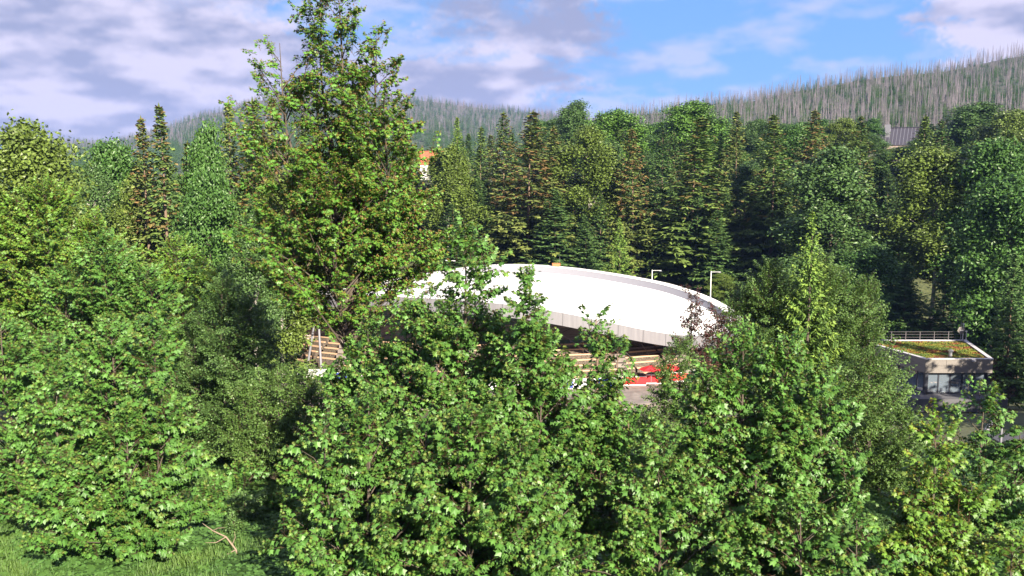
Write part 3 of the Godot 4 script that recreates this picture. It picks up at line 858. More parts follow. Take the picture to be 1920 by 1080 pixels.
	["round0", 105.1, -246.0, 32.8, 6.50, "d_grey", "broadleaf_tree", "broadleaf crown in the rear belt of woodland below the dead hillside", "rear belt of broadleaf trees"],
	["round0", 144.1, -324.6, 29.9, 7.49, "d_grey", "broadleaf_tree", "broadleaf crown in the rear belt of woodland below the dead hillside", "rear belt of broadleaf trees"],
	["spruce1", 128.0, -280.8, 46.6, 6.57, "s_olive", "broadleaf_tree", "broadleaf crown in the rear belt of woodland below the dead hillside", "rear belt of broadleaf trees"],
	["spruce3", 153.1, -329.1, 49.1, 7.19, "s_green", "broadleaf_tree", "broadleaf crown in the rear belt of woodland below the dead hillside", "rear belt of broadleaf trees"],
	["round0", 130.9, -261.3, 44.8, 6.42, "d_green", "broadleaf_tree", "broadleaf crown in the rear belt of woodland below the dead hillside", "rear belt of broadleaf trees"],
	["round0", 134.8, -261.9, 47.8, 4.54, "d_grey", "broadleaf_tree", "broadleaf crown in the rear belt of woodland below the dead hillside", "rear belt of broadleaf trees"],
	["upright", 165.6, -315.0, 51.6, 6.66, "d_green", "broadleaf_tree", "broadleaf crown in the rear belt of woodland below the dead hillside", "rear belt of broadleaf trees"],
	["birch0", 171.2, -327.4, 52.4, 6.08, "d_grey", "broadleaf_tree", "broadleaf crown in the rear belt of woodland below the dead hillside", "rear belt of broadleaf trees"],
	["round1", 144.0, -261.0, 47.5, 6.73, "d_yellow", "broadleaf_tree", "broadleaf crown in the rear belt of woodland below the dead hillside", "rear belt of broadleaf trees"],
	["round1", 178.9, -322.9, 49.9, 7.30, "d_yellow", "broadleaf_tree", "broadleaf crown in the rear belt of woodland below the dead hillside", "rear belt of broadleaf trees"],
	["round0", 163.1, -279.7, 47.1, 5.68, "d_grey", "broadleaf_tree", "broadleaf crown in the rear belt of woodland below the dead hillside", "rear belt of broadleaf trees"],
	["round1", 175.9, -296.3, 49.5, 7.06, "d_yellow", "broadleaf_tree", "broadleaf crown in the rear belt of woodland below the dead hillside", "rear belt of broadleaf trees"],
	["round0", -94.9, -161.3, 28.3, 3.80, "d_green", "broadleaf_tree", "broadleaf tree in the woodland belt at the left", "left woodland belt"],
	["round0", -90.7, -159.0, 28.2, 3.80, "d_grey", "broadleaf_tree", "broadleaf tree in the woodland belt at the left", "left woodland belt"],
	["round0", -68.0, -124.1, 29.9, 2.94, "d_green", "broadleaf_tree", "broadleaf tree in the woodland belt at the left", "left woodland belt"],
	["round0", -80.4, -153.3, 26.1, 3.68, "d_grey", "broadleaf_tree", "broadleaf tree in the woodland belt at the left", "left woodland belt"],
	["spruce3", -65.5, -130.0, 30.2, 3.13, "s_green", "broadleaf_tree", "broadleaf tree in the woodland belt at the left", "left woodland belt"],
	["round1", -76.4, -158.5, 30.1, 3.94, "d_yellow", "broadleaf_tree", "broadleaf tree in the woodland belt at the left", "left woodland belt"],
	["birch0", -71.4, -152.7, 26.4, 4.29, "d_grey", "broadleaf_tree", "broadleaf tree in the woodland belt at the left", "left woodland belt"],
	["round0", -69.9, -154.4, 29.8, 4.36, "d_green", "broadleaf_tree", "broadleaf tree in the woodland belt at the left", "left woodland belt"],
	["round0", -56.8, -133.4, 27.6, 3.80, "d_grey", "broadleaf_tree", "broadleaf tree in the woodland belt at the left", "left woodland belt"],
	["round0", -55.2, -135.3, 29.1, 3.09, "d_grey", "broadleaf_tree", "broadleaf tree in the woodland belt at the left", "left woodland belt"],
	["birch0", -47.6, -123.2, 29.3, 3.46, "d_grey", "broadleaf_tree", "broadleaf tree in the woodland belt at the left", "left woodland belt"],
	["round0", -63.1, -168.5, 29.9, 4.82, "d_grey", "broadleaf_tree", "broadleaf tree in the woodland belt at the left", "left woodland belt"],
	["round0", -52.1, -150.6, 26.2, 3.56, "d_grey", "broadleaf_tree", "broadleaf tree in the woodland belt at the left", "left woodland belt"],
	["birch0", -46.1, -137.9, 29.6, 3.18, "d_grey", "broadleaf_tree", "broadleaf tree in the woodland belt at the left", "left woodland belt"],
	["spruce1", -38.2, -124.8, 27.7, 3.26, "s_olive", "broadleaf_tree", "broadleaf tree in the woodland belt at the left", "left woodland belt"],
	["round0", -45.7, -158.2, 29.8, 4.01, "d_grey", "broadleaf_tree", "broadleaf tree in the woodland belt at the left", "left woodland belt"],
	["round0", -45.6, -165.7, 28.9, 4.23, "d_grey", "broadleaf_tree", "broadleaf tree in the woodland belt at the left", "left woodland belt"],
	["round0", -39.1, -153.4, 30.2, 3.53, "d_grey", "broadleaf_tree", "broadleaf tree in the woodland belt at the left", "left woodland belt"],
	["spruce3", -47.6, -169.7, 33.0, 4.30, "s_green", "spruce_tree", "spruce largely hidden behind the tall sycamore", "spruces hidden by the sycamore"],
	["spruce1", -43.7, -165.0, 35.8, 4.28, "s_green", "spruce_tree", "spruce largely hidden behind the tall sycamore", "spruces hidden by the sycamore"],
	["spruce2", -45.6, -182.7, 31.0, 3.97, "s_olive", "spruce_tree", "spruce largely hidden behind the tall sycamore", "spruces hidden by the sycamore"],
	["spruce1", -42.6, -188.2, 35.8, 4.72, "s_green", "spruce_tree", "spruce largely hidden behind the tall sycamore", "spruces hidden by the sycamore"],
	["spruce0", -43.2, -201.6, 31.7, 4.93, "s_green", "spruce_tree", "spruce largely hidden behind the tall sycamore", "spruces hidden by the sycamore"],
	["spruce3", -33.0, -171.4, 34.6, 4.37, "s_green", "spruce_tree", "spruce largely hidden behind the tall sycamore", "spruces hidden by the sycamore"],
	["spruce2", -32.2, -182.9, 37.3, 4.57, "s_olive", "spruce_tree", "spruce largely hidden behind the tall sycamore", "spruces hidden by the sycamore"],
	["spruce3", -30.5, -200.9, 37.1, 4.50, "s_green", "spruce_tree", "spruce largely hidden behind the tall sycamore", "spruces hidden by the sycamore"],
	["spruce0", -27.0, -201.0, 33.4, 4.57, "s_green", "spruce_tree", "spruce largely hidden behind the tall sycamore", "spruces hidden by the sycamore"],
	["spruce0", -24.1, -192.9, 33.4, 4.89, "s_green", "spruce_tree", "spruce largely hidden behind the tall sycamore", "spruces hidden by the sycamore"],
	["spruce3", -18.6, -179.0, 31.2, 4.08, "s_green", "spruce_tree", "spruce largely hidden behind the tall sycamore", "spruces hidden by the sycamore"],
	["spruce3", -16.3, -200.4, 31.0, 4.80, "s_green", "spruce_tree", "spruce largely hidden behind the tall sycamore", "spruces hidden by the sycamore"],
	["spruce3", 72.0, -104.0, 23.0, 4.20, "s_green", "spruce_tree", "tall spruce just past the right edge, shading the forest there", "spruces past the right edge"],
	["spruce1", 78.0, -116.0, 26.0, 4.20, "s_green", "spruce_tree", "tall spruce just past the right edge, shading the forest there", "spruces past the right edge"],
	["spruce3", 84.0, -128.0, 27.0, 4.20, "s_green", "spruce_tree", "tall spruce just past the right edge, shading the forest there", "spruces past the right edge"],
	["spruce2", 70.0, -92.0, 25.4, 4.20, "s_olive", "spruce_tree", "tall spruce just past the right edge, shading the forest there", "spruces past the right edge"],
	["spruce3", 92.0, -138.0, 28.5, 4.20, "s_green", "spruce_tree", "tall spruce just past the right edge, shading the forest there", "spruces past the right edge"],
	["spruce0", 64.0, -84.0, 22.2, 4.20, "s_green", "spruce_tree", "tall spruce just past the right edge, shading the forest there", "spruces past the right edge"],
	["spruce3", 54.0, -69.0, 29.5, 4.20, "s_green", "spruce_tree", "tall spruce just past the right edge, shading the forest there", "spruces past the right edge"],
	["spruce1", 60.0, -74.0, 27.2, 4.20, "s_green", "spruce_tree", "tall spruce just past the right edge, shading the forest there", "spruces past the right edge"],
	["spruce2", 49.5, -64.0, 29.2, 4.20, "s_olive", "spruce_tree", "tall spruce just past the right edge, shading the forest there", "spruces past the right edge"],
	["spruce2", 46.5, -61.0, 27.5, 4.20, "s_olive", "spruce_tree", "tall spruce just past the right edge, shading the forest there", "spruces past the right edge"],
	["spruce0", 66.0, -78.0, 26.4, 4.20, "s_green", "spruce_tree", "tall spruce just past the right edge, shading the forest there", "spruces past the right edge"],
	["spruce0", 88.0, -118.0, 27.0, 4.20, "s_green", "spruce_tree", "tall spruce just past the right edge, shading the forest there", "spruces past the right edge"],
	["spruce0", 100.0, -150.0, 33.0, 4.20, "s_green", "spruce_tree", "tall spruce just past the right edge, shading the forest there", "spruces past the right edge"],
]

func build_forest() -> void:
	make_kinds()
	for f in FOREST:
		forest_tree(f[0], f[1], f[2], f[3], f[4], f[5], f[6], f[7], "trees of the forest across the valley")
	for f in FILL:
		forest_tree(f[0], f[1], f[2], f[3], f[4], f[5], f[6], f[7], f[8])

# ------------------------------------------------------------------ near trees: real leaves on twigs
const LOBES := [[0, 1.0], [24, 0.56], [50, 0.92], [80, 0.50], [112, 0.62], [180, 0.16], [248, 0.62], [280, 0.50], [310, 0.92], [336, 0.56]]

func maple_leaf(mb: MB, stalk: Vector3, along: Vector3, nrm: Vector3, size: float, col: Color) -> void:
	var side := along.cross(nrm).normalized()
	var up := side.cross(along).normalized()
	var o := stalk + along * size * 0.30
	var ring := []
	for l in LOBES:
		var a := deg_to_rad(l[0])
		var f: Vector3 = along * cos(a) * l[1] * 0.66 + side * sin(a) * l[1] * 0.62
		ring.append(o + f * size - up * size * (0.16 * l[1] * l[1] + 0.12 * absf(sin(a)) * (1.0 if l[0] % 2 == 0 else 0.5)))
	for i in 10:
		mb.tri(o, ring[i], ring[(i + 1) % 10], col)

func oval_leaf(mb: MB, stalk: Vector3, along: Vector3, nrm: Vector3, size: float, col: Color) -> void:
	var side := along.cross(nrm).normalized() * size * 0.33
	var up := side.cross(along).normalized()
	var tip := stalk + along * size - up * size * 0.15
	var a := stalk + along * size * 0.32
	var b := stalk + along * size * 0.68
	mb.tri(stalk, a + side, a - side, col)
	mb.quad(a - side, a + side, b + side * 0.85, b - side * 0.85, col)
	mb.tri(b - side * 0.85, b + side * 0.85, tip, col)

# a twig along +Z with its leaves; +Y is up
func twig_mesh(seed_: int, kind: String) -> ArrayMesh:
	var r := RandomNumberGenerator.new()
	r.seed = seed_
	var mb := MB.new()
	var wood := Color(0.06, 0.045, 0.025)
	var length := 0.62 if kind == "maple" or kind == "keys" else 0.70
	mb.tube([Vector3.ZERO, Vector3(0, 0.03, length * 0.5), Vector3(0, 0.02, length)], [0.009, 0.006, 0.003], 3, wood, false)
	if kind == "maple" or kind == "keys":
		for s in 5:
			var k := (s + 0.6) / 5.0
			var p := Vector3(0, 0.03 * sin(k * 3.0), length * k)
			var turn := (s % 2) * PI * 0.5 + r.randf_range(-0.3, 0.3)
			for sd in [0.0, PI]:
				for rep in 2 if s > 1 else 1:
					var an: float = turn + sd + r.randf_range(-0.5, 0.5)
					var stem := Vector3(cos(an), sin(an) * 0.6 + 0.35, r.randf_range(0.3, 1.0)).normalized()
					var pl := lerpf(0.17, 0.06, k) * r.randf_range(0.7, 1.2)
					var q := p + stem * pl
					mb.tube([p, q], [0.003, 0.002], 3, Color(0.11, 0.06, 0.035), false)
					var along := (stem * Vector3(1, 0.15, 1) + Vector3(r.randf_range(-0.3, 0.3), r.randf_range(-1.35, -0.25), r.randf_range(0.0, 0.4))).normalized()
					var nrm := (Vector3(0, 0.9, 0) + stem * 0.7 + Vector3(r.randfn(), r.randfn(), r.randfn()) * 0.22).normalized()
					var b := r.randf_range(0.66, 1.30)
					var y := k * k * r.randf_range(0.2, 1.0)
					var col := Color((0.062 + 0.050 * y) * b, (0.152 + 0.030 * y) * b, (0.030 + 0.002 * y) * b)
					if r.randf() < 0.07:
						col = Color(0.11 * b, 0.155 * b, 0.035 * b)
					maple_leaf(mb, q, along, nrm, lerpf(0.205, 0.13, k) * r.randf_range(0.62, 1.3), col)
		for i in 4:
			var an := i * PI / 2.0 + 0.4
			maple_leaf(mb, Vector3(0, 0.02, length), Vector3(cos(an) * 0.7, sin(an) * 0.5, 0.7).normalized(), Vector3(cos(an), sin(an), 0.6).normalized(), 0.085, Color(0.115, 0.15, 0.035))
		if kind == "keys":
			# hanging bunches of winged seeds, reddish
			for i in 3:
				var at := Vector3(r.randf_range(-0.14, 0.14), r.randf_range(-0.02, 0.10), r.randf_range(0.25, 0.72))
				for j in 4:
					var d := Vector3(r.randfn() * 0.5, -0.8, r.randfn() * 0.5).normalized()
					kite(mb, at + d * 0.02 * j, d * 0.06, Vector3(r.randfn(), 0, r.randfn()).normalized() * 0.022, Color(0.17, 0.095, 0.04) if j % 2 == 0 else Color(0.15, 0.13, 0.04))
	else:
		for s in 17:
			var k := (s + 0.5) / 17.0
			var spread := 0.23 * (1.0 - k * 0.5)
			for j in 3:
				var an := r.randf() * TAU
				var p := Vector3(cos(an) * spread * r.randf(), sin(an) * spread * 0.6 * r.randf() + 0.02, length * k)
				var along := Vector3(cos(an), sin(an) * 0.5 - 0.45, r.randf_range(0.1, 0.9)).normalized()
				var nrm := (Vector3(0, 1, 0) + Vector3(r.randfn(), r.randfn(), r.randfn()) * 0.4).normalized()
				var b := r.randf_range(0.75, 1.25)
				var col := Color(0.064 * b, 0.120 * b, 0.032 * b)
				if kind == "copper":
					col = Color(0.055 * b, 0.020 * b, 0.018 * b) if j != 1 else Color(0.03 * b, 0.035 * b, 0.018 * b)
				oval_leaf(mb, p, along, nrm, r.randf_range(0.065, 0.105), col)
	return mb.mesh(M.maple)

var twigs := {}
var one_leaf: ArrayMesh

# lobe: [dx, dz, bottom, top, radius] above and about the foot of the tree
func near_tree(called: String, label: String, x: float, z: float, lobes: Array, kind: String, tint: String, density: float, shown: int, leaves: int, bark: String) -> void:
	var r := RandomNumberGenerator.new()
	r.seed = int(absf(x) * 971.0 + absf(z) * 131.0) + lobes.size()
	var y0 := ground_y(x, z)
	var o := thing(called, label, "tree", Vector3(x, y0, z), "young trees in front of the arena")
	var wood := MB.new()
	var main: Array = lobes[0]
	var high: float = main[3]
	var r0 := 0.018 * high * (1.2 if high > 14.0 else 1.0)
	var axis := func(l: Array, y: float) -> Vector3:
		# a lobe's leader leaves the stem below the lobe and runs up through it
		var k := smoothstep(0.0, 1.0, clampf(y / maxf(l[2] + (l[3] - l[2]) * 0.35, 0.1), 0.0, 1.0))
		return Vector3(l[0] * k + sin(y * 0.7 + l[4] * 5.0) * 0.07, y, l[1] * k + cos(y * 0.8 + l[4] * 3.0) * 0.07)
	var lump := FastNoiseLite.new()
	lump.seed = r.randi() % 1000
	lump.frequency = 0.48
	lump.fractal_octaves = 2
	var at := []
	for li in lobes.size():
		var l: Array = lobes[li]
		var pts := []
		var rr := []
		for i in 9:
			var k := i / 8.0
			var y: float = lerpf(-0.3 if li == 0 else l[2] * 0.60, l[3] * 0.985, k)
			pts.append(axis.call(l, y) if li == 0 else axis.call(main, minf(y, high)).lerp(axis.call(l, y), smoothstep(0.0, 0.6, k)))
			rr.append(lerpf(r0 if li == 0 else r0 * (0.30 if high > 14.0 else 0.45), 0.012, pow(k, 0.6)))
		wood.tube(pts, rr, 7)
		var tall: float = l[3] - l[2]
		var limbs := int(clampf(tall * (l[4] + 0.5) * 4.8 * density * (l[5] if l.size() > 5 else 1.0), 8, 260))
		for i in limbs:
			var t := (i + r.randf()) / limbs
			var prof := lerpf(0.62, 1.0, t / 0.32) if t < 0.32 else pow(1.0 - (t - 0.32) / 0.68, 0.72)
			if l.size() > 5:
				prof = sqrt(maxf(0.03, 1.0 - pow((t - 0.5) / 0.52, 2.0)))
			var an := i * 2.4 + r.randf_range(-0.5, 0.5)
			var ytip: float = l[2] + tall * t
			var lu := lump.get_noise_3d(l[0] + cos(an) * 2.2, ytip * 1.15, l[1] + sin(an) * 2.2)
			if lu < -0.20 and t < 0.9:
				continue
			var reach: float = l[4] * (prof * 0.94 + 0.06) * (0.87 + 1.05 * lu) * r.randf_range(0.80, 1.08)
			var yfrom := maxf(ytip - reach * r.randf_range(0.7, 1.35), 0.5)
			var from: Vector3 = axis.call(l, yfrom)
			var tip: Vector3 = axis.call(l, ytip) + Vector3(cos(an) * reach, 0, sin(an) * reach)
			var mid := from.lerp(tip, 0.55) + Vector3(r.randf_range(-0.1, 0.1), reach * 0.07, r.randf_range(-0.1, 0.1))
			wood.tube([from, mid, tip], [0.010 + reach * 0.010, 0.008 + reach * 0.004, 0.004], 4, Color.WHITE, false)
			var n := int(clampf(3.0 + reach * 4.2, 3, 15))
			for s in n:
				var q := 1.0 - pow(float(s) / n, 1.25) * 0.85
				var p := from.lerp(mid, q / 0.55) if q < 0.55 else mid.lerp(tip, (q - 0.55) / 0.45)
				var out := Vector3(cos(an), r.randf_range(-0.15, 1.15) + (0.7 if t > 0.85 else 0.0), sin(an)) + Vector3(r.randfn(), r.randfn() * 0.4, r.randfn()) * 0.55
				out = out.normalized()
				p += Vector3(r.randfn(), r.randfn() * 1.3, r.randfn()) * 0.13
				var sc := r.randf_range(0.85, 1.25) * (0.75 if t > 0.92 else 1.0)
				at.append(Transform3D(Basis.looking_at(-out, Vector3.UP).rotated(out, r.randf_range(-0.4, 0.4)).scaled(Vector3.ONE * sc), p - out * 0.25 * sc))
	part("trunk", wood.mesh(M[bark]), o)
	# the twigs that show largest are parts of their own, the rest one mass
	var eye := EYE - Vector3(x, y0, z)
	var rank := []
	for i in at.size():
		var p: Vector3 = at[i].origin
		rank.append([p.distance_to(eye) + (20.0 if p.y < 2.0 else 0.0), i])
	rank.sort_custom(func(p, q): return p[0] < q[0])
	var rest := []
	var types: Array = twigs[kind]
	var mat: Material = M[tint]
	for k in rank.size():
		var tr: Transform3D = at[rank[k][1]]
		if k < shown:
			part("leafy_twig", types[k % types.size()], o, mat, tr)
		else:
			rest.append(tr)
	for k in mini(leaves, rank.size()):
		var tr: Transform3D = at[rank[k][1]]
		var out := tr.basis.z.normalized()
		part("leaf", one_leaf, o, mat, Transform3D(tr.basis.rotated(out, r.randf() * 2.0 - 1.0), tr.origin + out * r.randf_range(0.15, 0.75) + Vector3(r.randfn(), r.randfn(), r.randfn()) * 0.08))
	scatter("foliage", types[0], rest, mat, o)

# [name, label, x, z, lobes, twig, tint, density, twigs shown, leaves shown, bark]
const NEAR := [
	["sycamore_tree", "tall sycamore with open crown and reddish seed bunches rising above the skyline", -6.41, -36.00, [[-0.37, 0.00, 13.20, 20.67, 1.68, 0.45], [-2.73, 0.30, 16.57, 18.64, 1.73, 0.60], [0.96, -0.40, 16.98, 19.05, 1.35, 0.60], [-1.15, 0.20, 18.64, 20.77, 1.35, 0.70], [-1.44, -0.30, 15.31, 18.02, 1.68, 0.45], [0.67, 0.30, 14.89, 17.40, 1.79, 0.50], [-2.48, 0.80, 11.27, 16.67, 2.03, 0.70], [1.38, 0.50, 11.27, 16.46, 2.17, 0.70], [-0.51, 1.20, 7.99, 14.05, 3.38, 0.85], [-2.58, -0.30, 8.98, 12.34, 2.30, 0.80], [1.75, 0.20, 9.42, 11.91, 2.03, 0.80], [-0.26, -0.90, 9.75, 15.31, 2.57, 0.60]], "keys", "sycamore", 1.00, 150, 0, "bark"],
	["maple_tree", "full-leaved young maple at the lower left with two pointed leaders", -12.28, -27.00, [[-0.17, 0.00, 0.69, 7.46, 1.93], [1.48, 0.60, 1.75, 7.60, 1.26], [-1.80, 0.20, 0.87, 6.05, 1.62], [0.65, 1.20, 0.60, 4.86, 2.13], [-1.06, 1.50, 0.60, 3.84, 1.62]], "maple", "maple", 1.10, 150, 120, "bark"],
	["maple_tree", "shaded maple cut by the left edge of the picture", -18.03, -31.00, [[-0.00, 0.00, 0.60, 7.26, 2.56], [1.34, -0.50, 0.60, 6.49, 1.63]], "maple", "maple", 1.00, 80, 0, "bark"],
	["maple_tree", "bright yellow-green maple crown at the left edge, upper middle", -26.76, -50.00, [[0.62, 0.00, 6.09, 15.19, 5.26], [3.44, 0.50, 6.09, 13.26, 3.38], [-1.83, 0.60, 6.09, 14.00, 3.38]], "maple", "maple_yellow", 1.00, 60, 0, "bark"],
	["maple_tree", "olive maple behind the lower left maple, its crown dense", -19.36, -42.00, [[0.01, 0.00, 1.56, 10.92, 3.47], [2.17, 0.40, 2.63, 9.40, 3.00], [-2.20, -0.30, 2.10, 9.40, 2.84]], "maple", "maple", 1.00, 60, 0, "bark"],
	["maple_tree", "sunlit yellow maple top peeping out below the twin spruces", -19.79, -52.00, [[0.20, 0.00, 5.16, 12.57, 2.93], [2.22, 0.40, 5.16, 10.93, 2.35]], "maple", "maple_yellow", 1.00, 40, 0, "bark"],
	["small_leaved_tree", "dull dark small-leaved tree between the lower left maple and the sycamore", -13.57, -41.00, [[-0.03, 0.00, 0.60, 9.09, 2.78], [1.48, 0.50, 0.60, 8.09, 2.16], [-1.58, -0.50, 0.60, 7.08, 2.16]], "small", "small_grey", 1.15, 60, 0, "bark"],
	["small_leaved_tree", "low spreading tree with bright leaves under the sycamore, above the clearing", -9.84, -37.00, [[-0.22, 0.00, 0.60, 4.88, 2.23], [1.39, 0.40, 0.89, 4.88, 1.84], [-1.49, 0.30, 0.60, 4.18, 1.67]], "small", "small", 1.20, 60, 0, "bark"],
	["maple_tree", "maple with tallest pointed leader left of centre, before the white roof", -1.54, -27.00, [[0.06, 0.00, 5.02, 10.59, 1.54], [-0.63, 0.30, 1.55, 8.38, 2.23], [1.04, -0.20, 1.20, 7.71, 1.83], [-1.78, -0.50, 3.30, 8.13, 1.52]], "maple", "maple", 1.00, 150, 120, "bark"],
	["maple_tree", "maple with a blunt leader at centre in front of the roof", 0.39, -25.00, [[-0.00, 0.00, 4.31, 9.43, 1.17], [0.39, 0.40, 1.72, 7.77, 1.88], [-0.85, 0.80, 0.73, 6.21, 1.69]], "maple", "maple", 1.05, 150, 120, "bark"],
	["maple_tree", "maple at the foot of the sycamore, dark between its boughs", -4.84, -29.00, [[0.00, 0.00, 0.60, 7.05, 1.74], [-0.91, -0.30, 0.60, 5.61, 1.64], [0.89, 0.60, 0.60, 6.51, 1.96]], "maple", "maple", 1.00, 100, 60, "bark"],
	["maple_tree", "lowest maple left of centre reaching the bottom edge", -3.78, -23.50, [[-0.19, 0.00, 0.60, 6.03, 2.12], [1.42, 0.30, 0.60, 5.28, 1.94], [-1.23, 0.20, 0.60, 5.13, 1.59]], "maple", "maple", 1.00, 150, 120, "bark"],
	["maple_tree", "maple at bottom centre with drooping lit branches", -0.84, -22.50, [[-0.29, 0.00, 0.60, 5.99, 2.03], [1.12, 0.30, 0.73, 5.14, 1.52]], "maple", "maple", 1.00, 150, 120, "bark"],
	["maple_tree", "maple with two thin spires in front of the stone terraces", 2.52, -25.50, [[-0.09, 0.00, 3.88, 8.29, 0.69], [0.49, 0.10, 3.88, 7.50, 0.58], [-0.15, 0.30, 1.73, 6.15, 1.63], [0.97, 0.20, 1.56, 5.18, 1.44]], "maple", "maple", 1.00, 150, 120, "bark_red"],
	["maple_tree", "broad bright maple right of centre with several leaders", 6.81, -25.00, [[-0.22, 0.00, 1.54, 7.88, 2.07], [0.97, 0.30, 1.71, 7.57, 1.69], [2.04, 0.50, 1.87, 6.67, 1.41], [-1.37, 0.40, 1.71, 6.67, 1.60], [0.08, 1.00, 0.60, 4.94, 2.82]], "maple", "maple", 1.05, 180, 150, "bark"],
	["maple_tree", "low maple between the two-spired maple and the broad bright one", 4.00, -23.50, [[0.06, 0.00, 0.60, 4.77, 1.50], [-0.74, 0.30, 0.60, 4.02, 1.24]], "maple", "maple", 1.00, 80, 60, "bark"],
	["small_leaved_tree", "large rounded small-leaved tree left of the pavilion", 16.51, -46.00, [[-0.44, 0.00, 0.60, 10.71, 4.15], [-2.99, 0.40, 0.60, 10.43, 3.29], [1.84, 0.50, 0.60, 9.59, 2.49], [-4.10, 0.00, 0.99, 9.03, 2.08]], "small", "small", 1.15, 80, 0, "bark"],
	["small_leaved_tree", "small-leaved tree below the pavilion, dull and dense", 14.52, -34.00, [[-0.47, 0.00, 0.60, 5.75, 1.69], [0.62, 0.30, 0.60, 3.62, 1.28], [-1.17, 0.20, 0.60, 4.47, 1.53]], "small", "small", 1.20, 80, 0, "bark"],
	["small_leaved_tree", "small-leaved shrubby tree at the right end of the terraces", 7.02, -36.00, [[-0.02, 0.00, 0.60, 6.53, 1.30], [-0.79, 0.20, 0.95, 5.30, 1.08]], "small", "small", 1.10, 40, 0, "bark"],
	["copper_leaved_tree", "thin dark red-leaved tree standing out against the white roof", 8.13, -39.00, [[-0.11, 0.00, 4.67, 8.34, 1.00], [0.93, 0.20, 4.67, 7.58, 0.76]], "copper", "copper", 0.80, 50, 0, "bark"],
	["maple_tree", "narrow yellow-green maple at the lower right", 11.41, -23.50, [[0.09, 0.00, 0.60, 5.73, 1.03], [-0.47, 0.30, 0.60, 4.26, 1.06], [1.02, 0.20, 0.60, 3.95, 1.06]], "maple", "maple_yellow", 1.05, 120, 100, "bark"],
	["maple_tree", "loose maple in front of the pavilion terrace", 15.33, -28.00, [[0.01, 0.00, 0.60, 5.35, 1.79], [0.94, 0.30, 0.60, 4.15, 1.26]], "maple", "maple", 0.80, 100, 60, "bark"],
	["maple_tree", "small maple in the bottom right corner", 12.81, -22.50, [[0.39, 0.00, 0.60, 2.68, 1.35]], "maple", "maple_yellow", 1.00, 50, 40, "bark"],
	["maple_tree", "low maple under the broad bright one at the bottom edge", 7.35, -22.00, [[0.17, 0.00, 0.60, 3.82, 1.65], [1.43, 0.20, 0.60, 3.53, 1.32]], "maple", "maple", 1.00, 80, 60, "bark"],
]

func build_near_trees() -> void:
	for k in ["maple", "keys", "small", "copper"]:
		twigs[k] = []
		for i in 3:
			twigs[k].append(twig_mesh(300 + i * 7 + k.length(), k))
	var mb := MB.new()
	maple_leaf(mb, Vector3.ZERO, Vector3(0, -0.5, 0.85).normalized(), Vector3(0, 0.85, 0.5).normalized(), 0.17, Color(0.075, 0.135, 0.034))
	one_leaf = mb.mesh(M.maple)
	for a in NEAR:
		near_tree(a[0], a[1], a[2], a[3], a[4], a[5], a[6], a[7], a[8], a[9], a[10])

# ------------------------------------------------------------------ the arena
const ARENA := Vector3(-1.0, 0.0, -117.0)
const RIM := [-18.3, -15.6, -13.9, -16.4, -16.0, -13.5, -13.7, -18.4]   # below the eye, every 45 degrees from the right over the far side

func rim_y(deg: float) -> float:
	var f := fposmod(deg, 360.0) / 45.0
	var i := int(f)
	return EYE.y + cubic_interpolate(RIM[i % 8], RIM[(i + 1) % 8], RIM[(i + 7) % 8], RIM[(i + 2) % 8], f - i)

func rim_point(deg: float, out: float, up: float) -> Vector3:
	var a := deg_to_rad(deg)
	return Vector3(ARENA.x + cos(a) * (31.0 + out), rim_y(deg) + up, ARENA.z - sin(a) * (22.5 + out))

func roof_point(deg: float, k: float) -> Vector3:
	var e := rim_point(deg, -1.6, -0.95)
	return Vector3(lerpf(ARENA.x, e.x, k), lerpf(EYE.y - 15.6, e.y, k * k), lerpf(ARENA.z, e.z, k))

func ring(mb: MB, a: Vector2, b: Vector2, steps := 144) -> void:
	for i in steps:
		var d0 := 360.0 * i / steps
		var d1 := 360.0 * (i + 1) / steps
		mb.quad(rim_point(d0, a.x, a.y), rim_point(d1, a.x, a.y), rim_point(d1, b.x, b.y), rim_point(d0, b.x, b.y), Color.WHITE)

func terrace_bend(x: float) -> float:
	# the terraces follow the curve of the rim
	return -18.0 * (1.0 - sqrt(maxf(0.0, 1.0 - x * x / 961.0)))

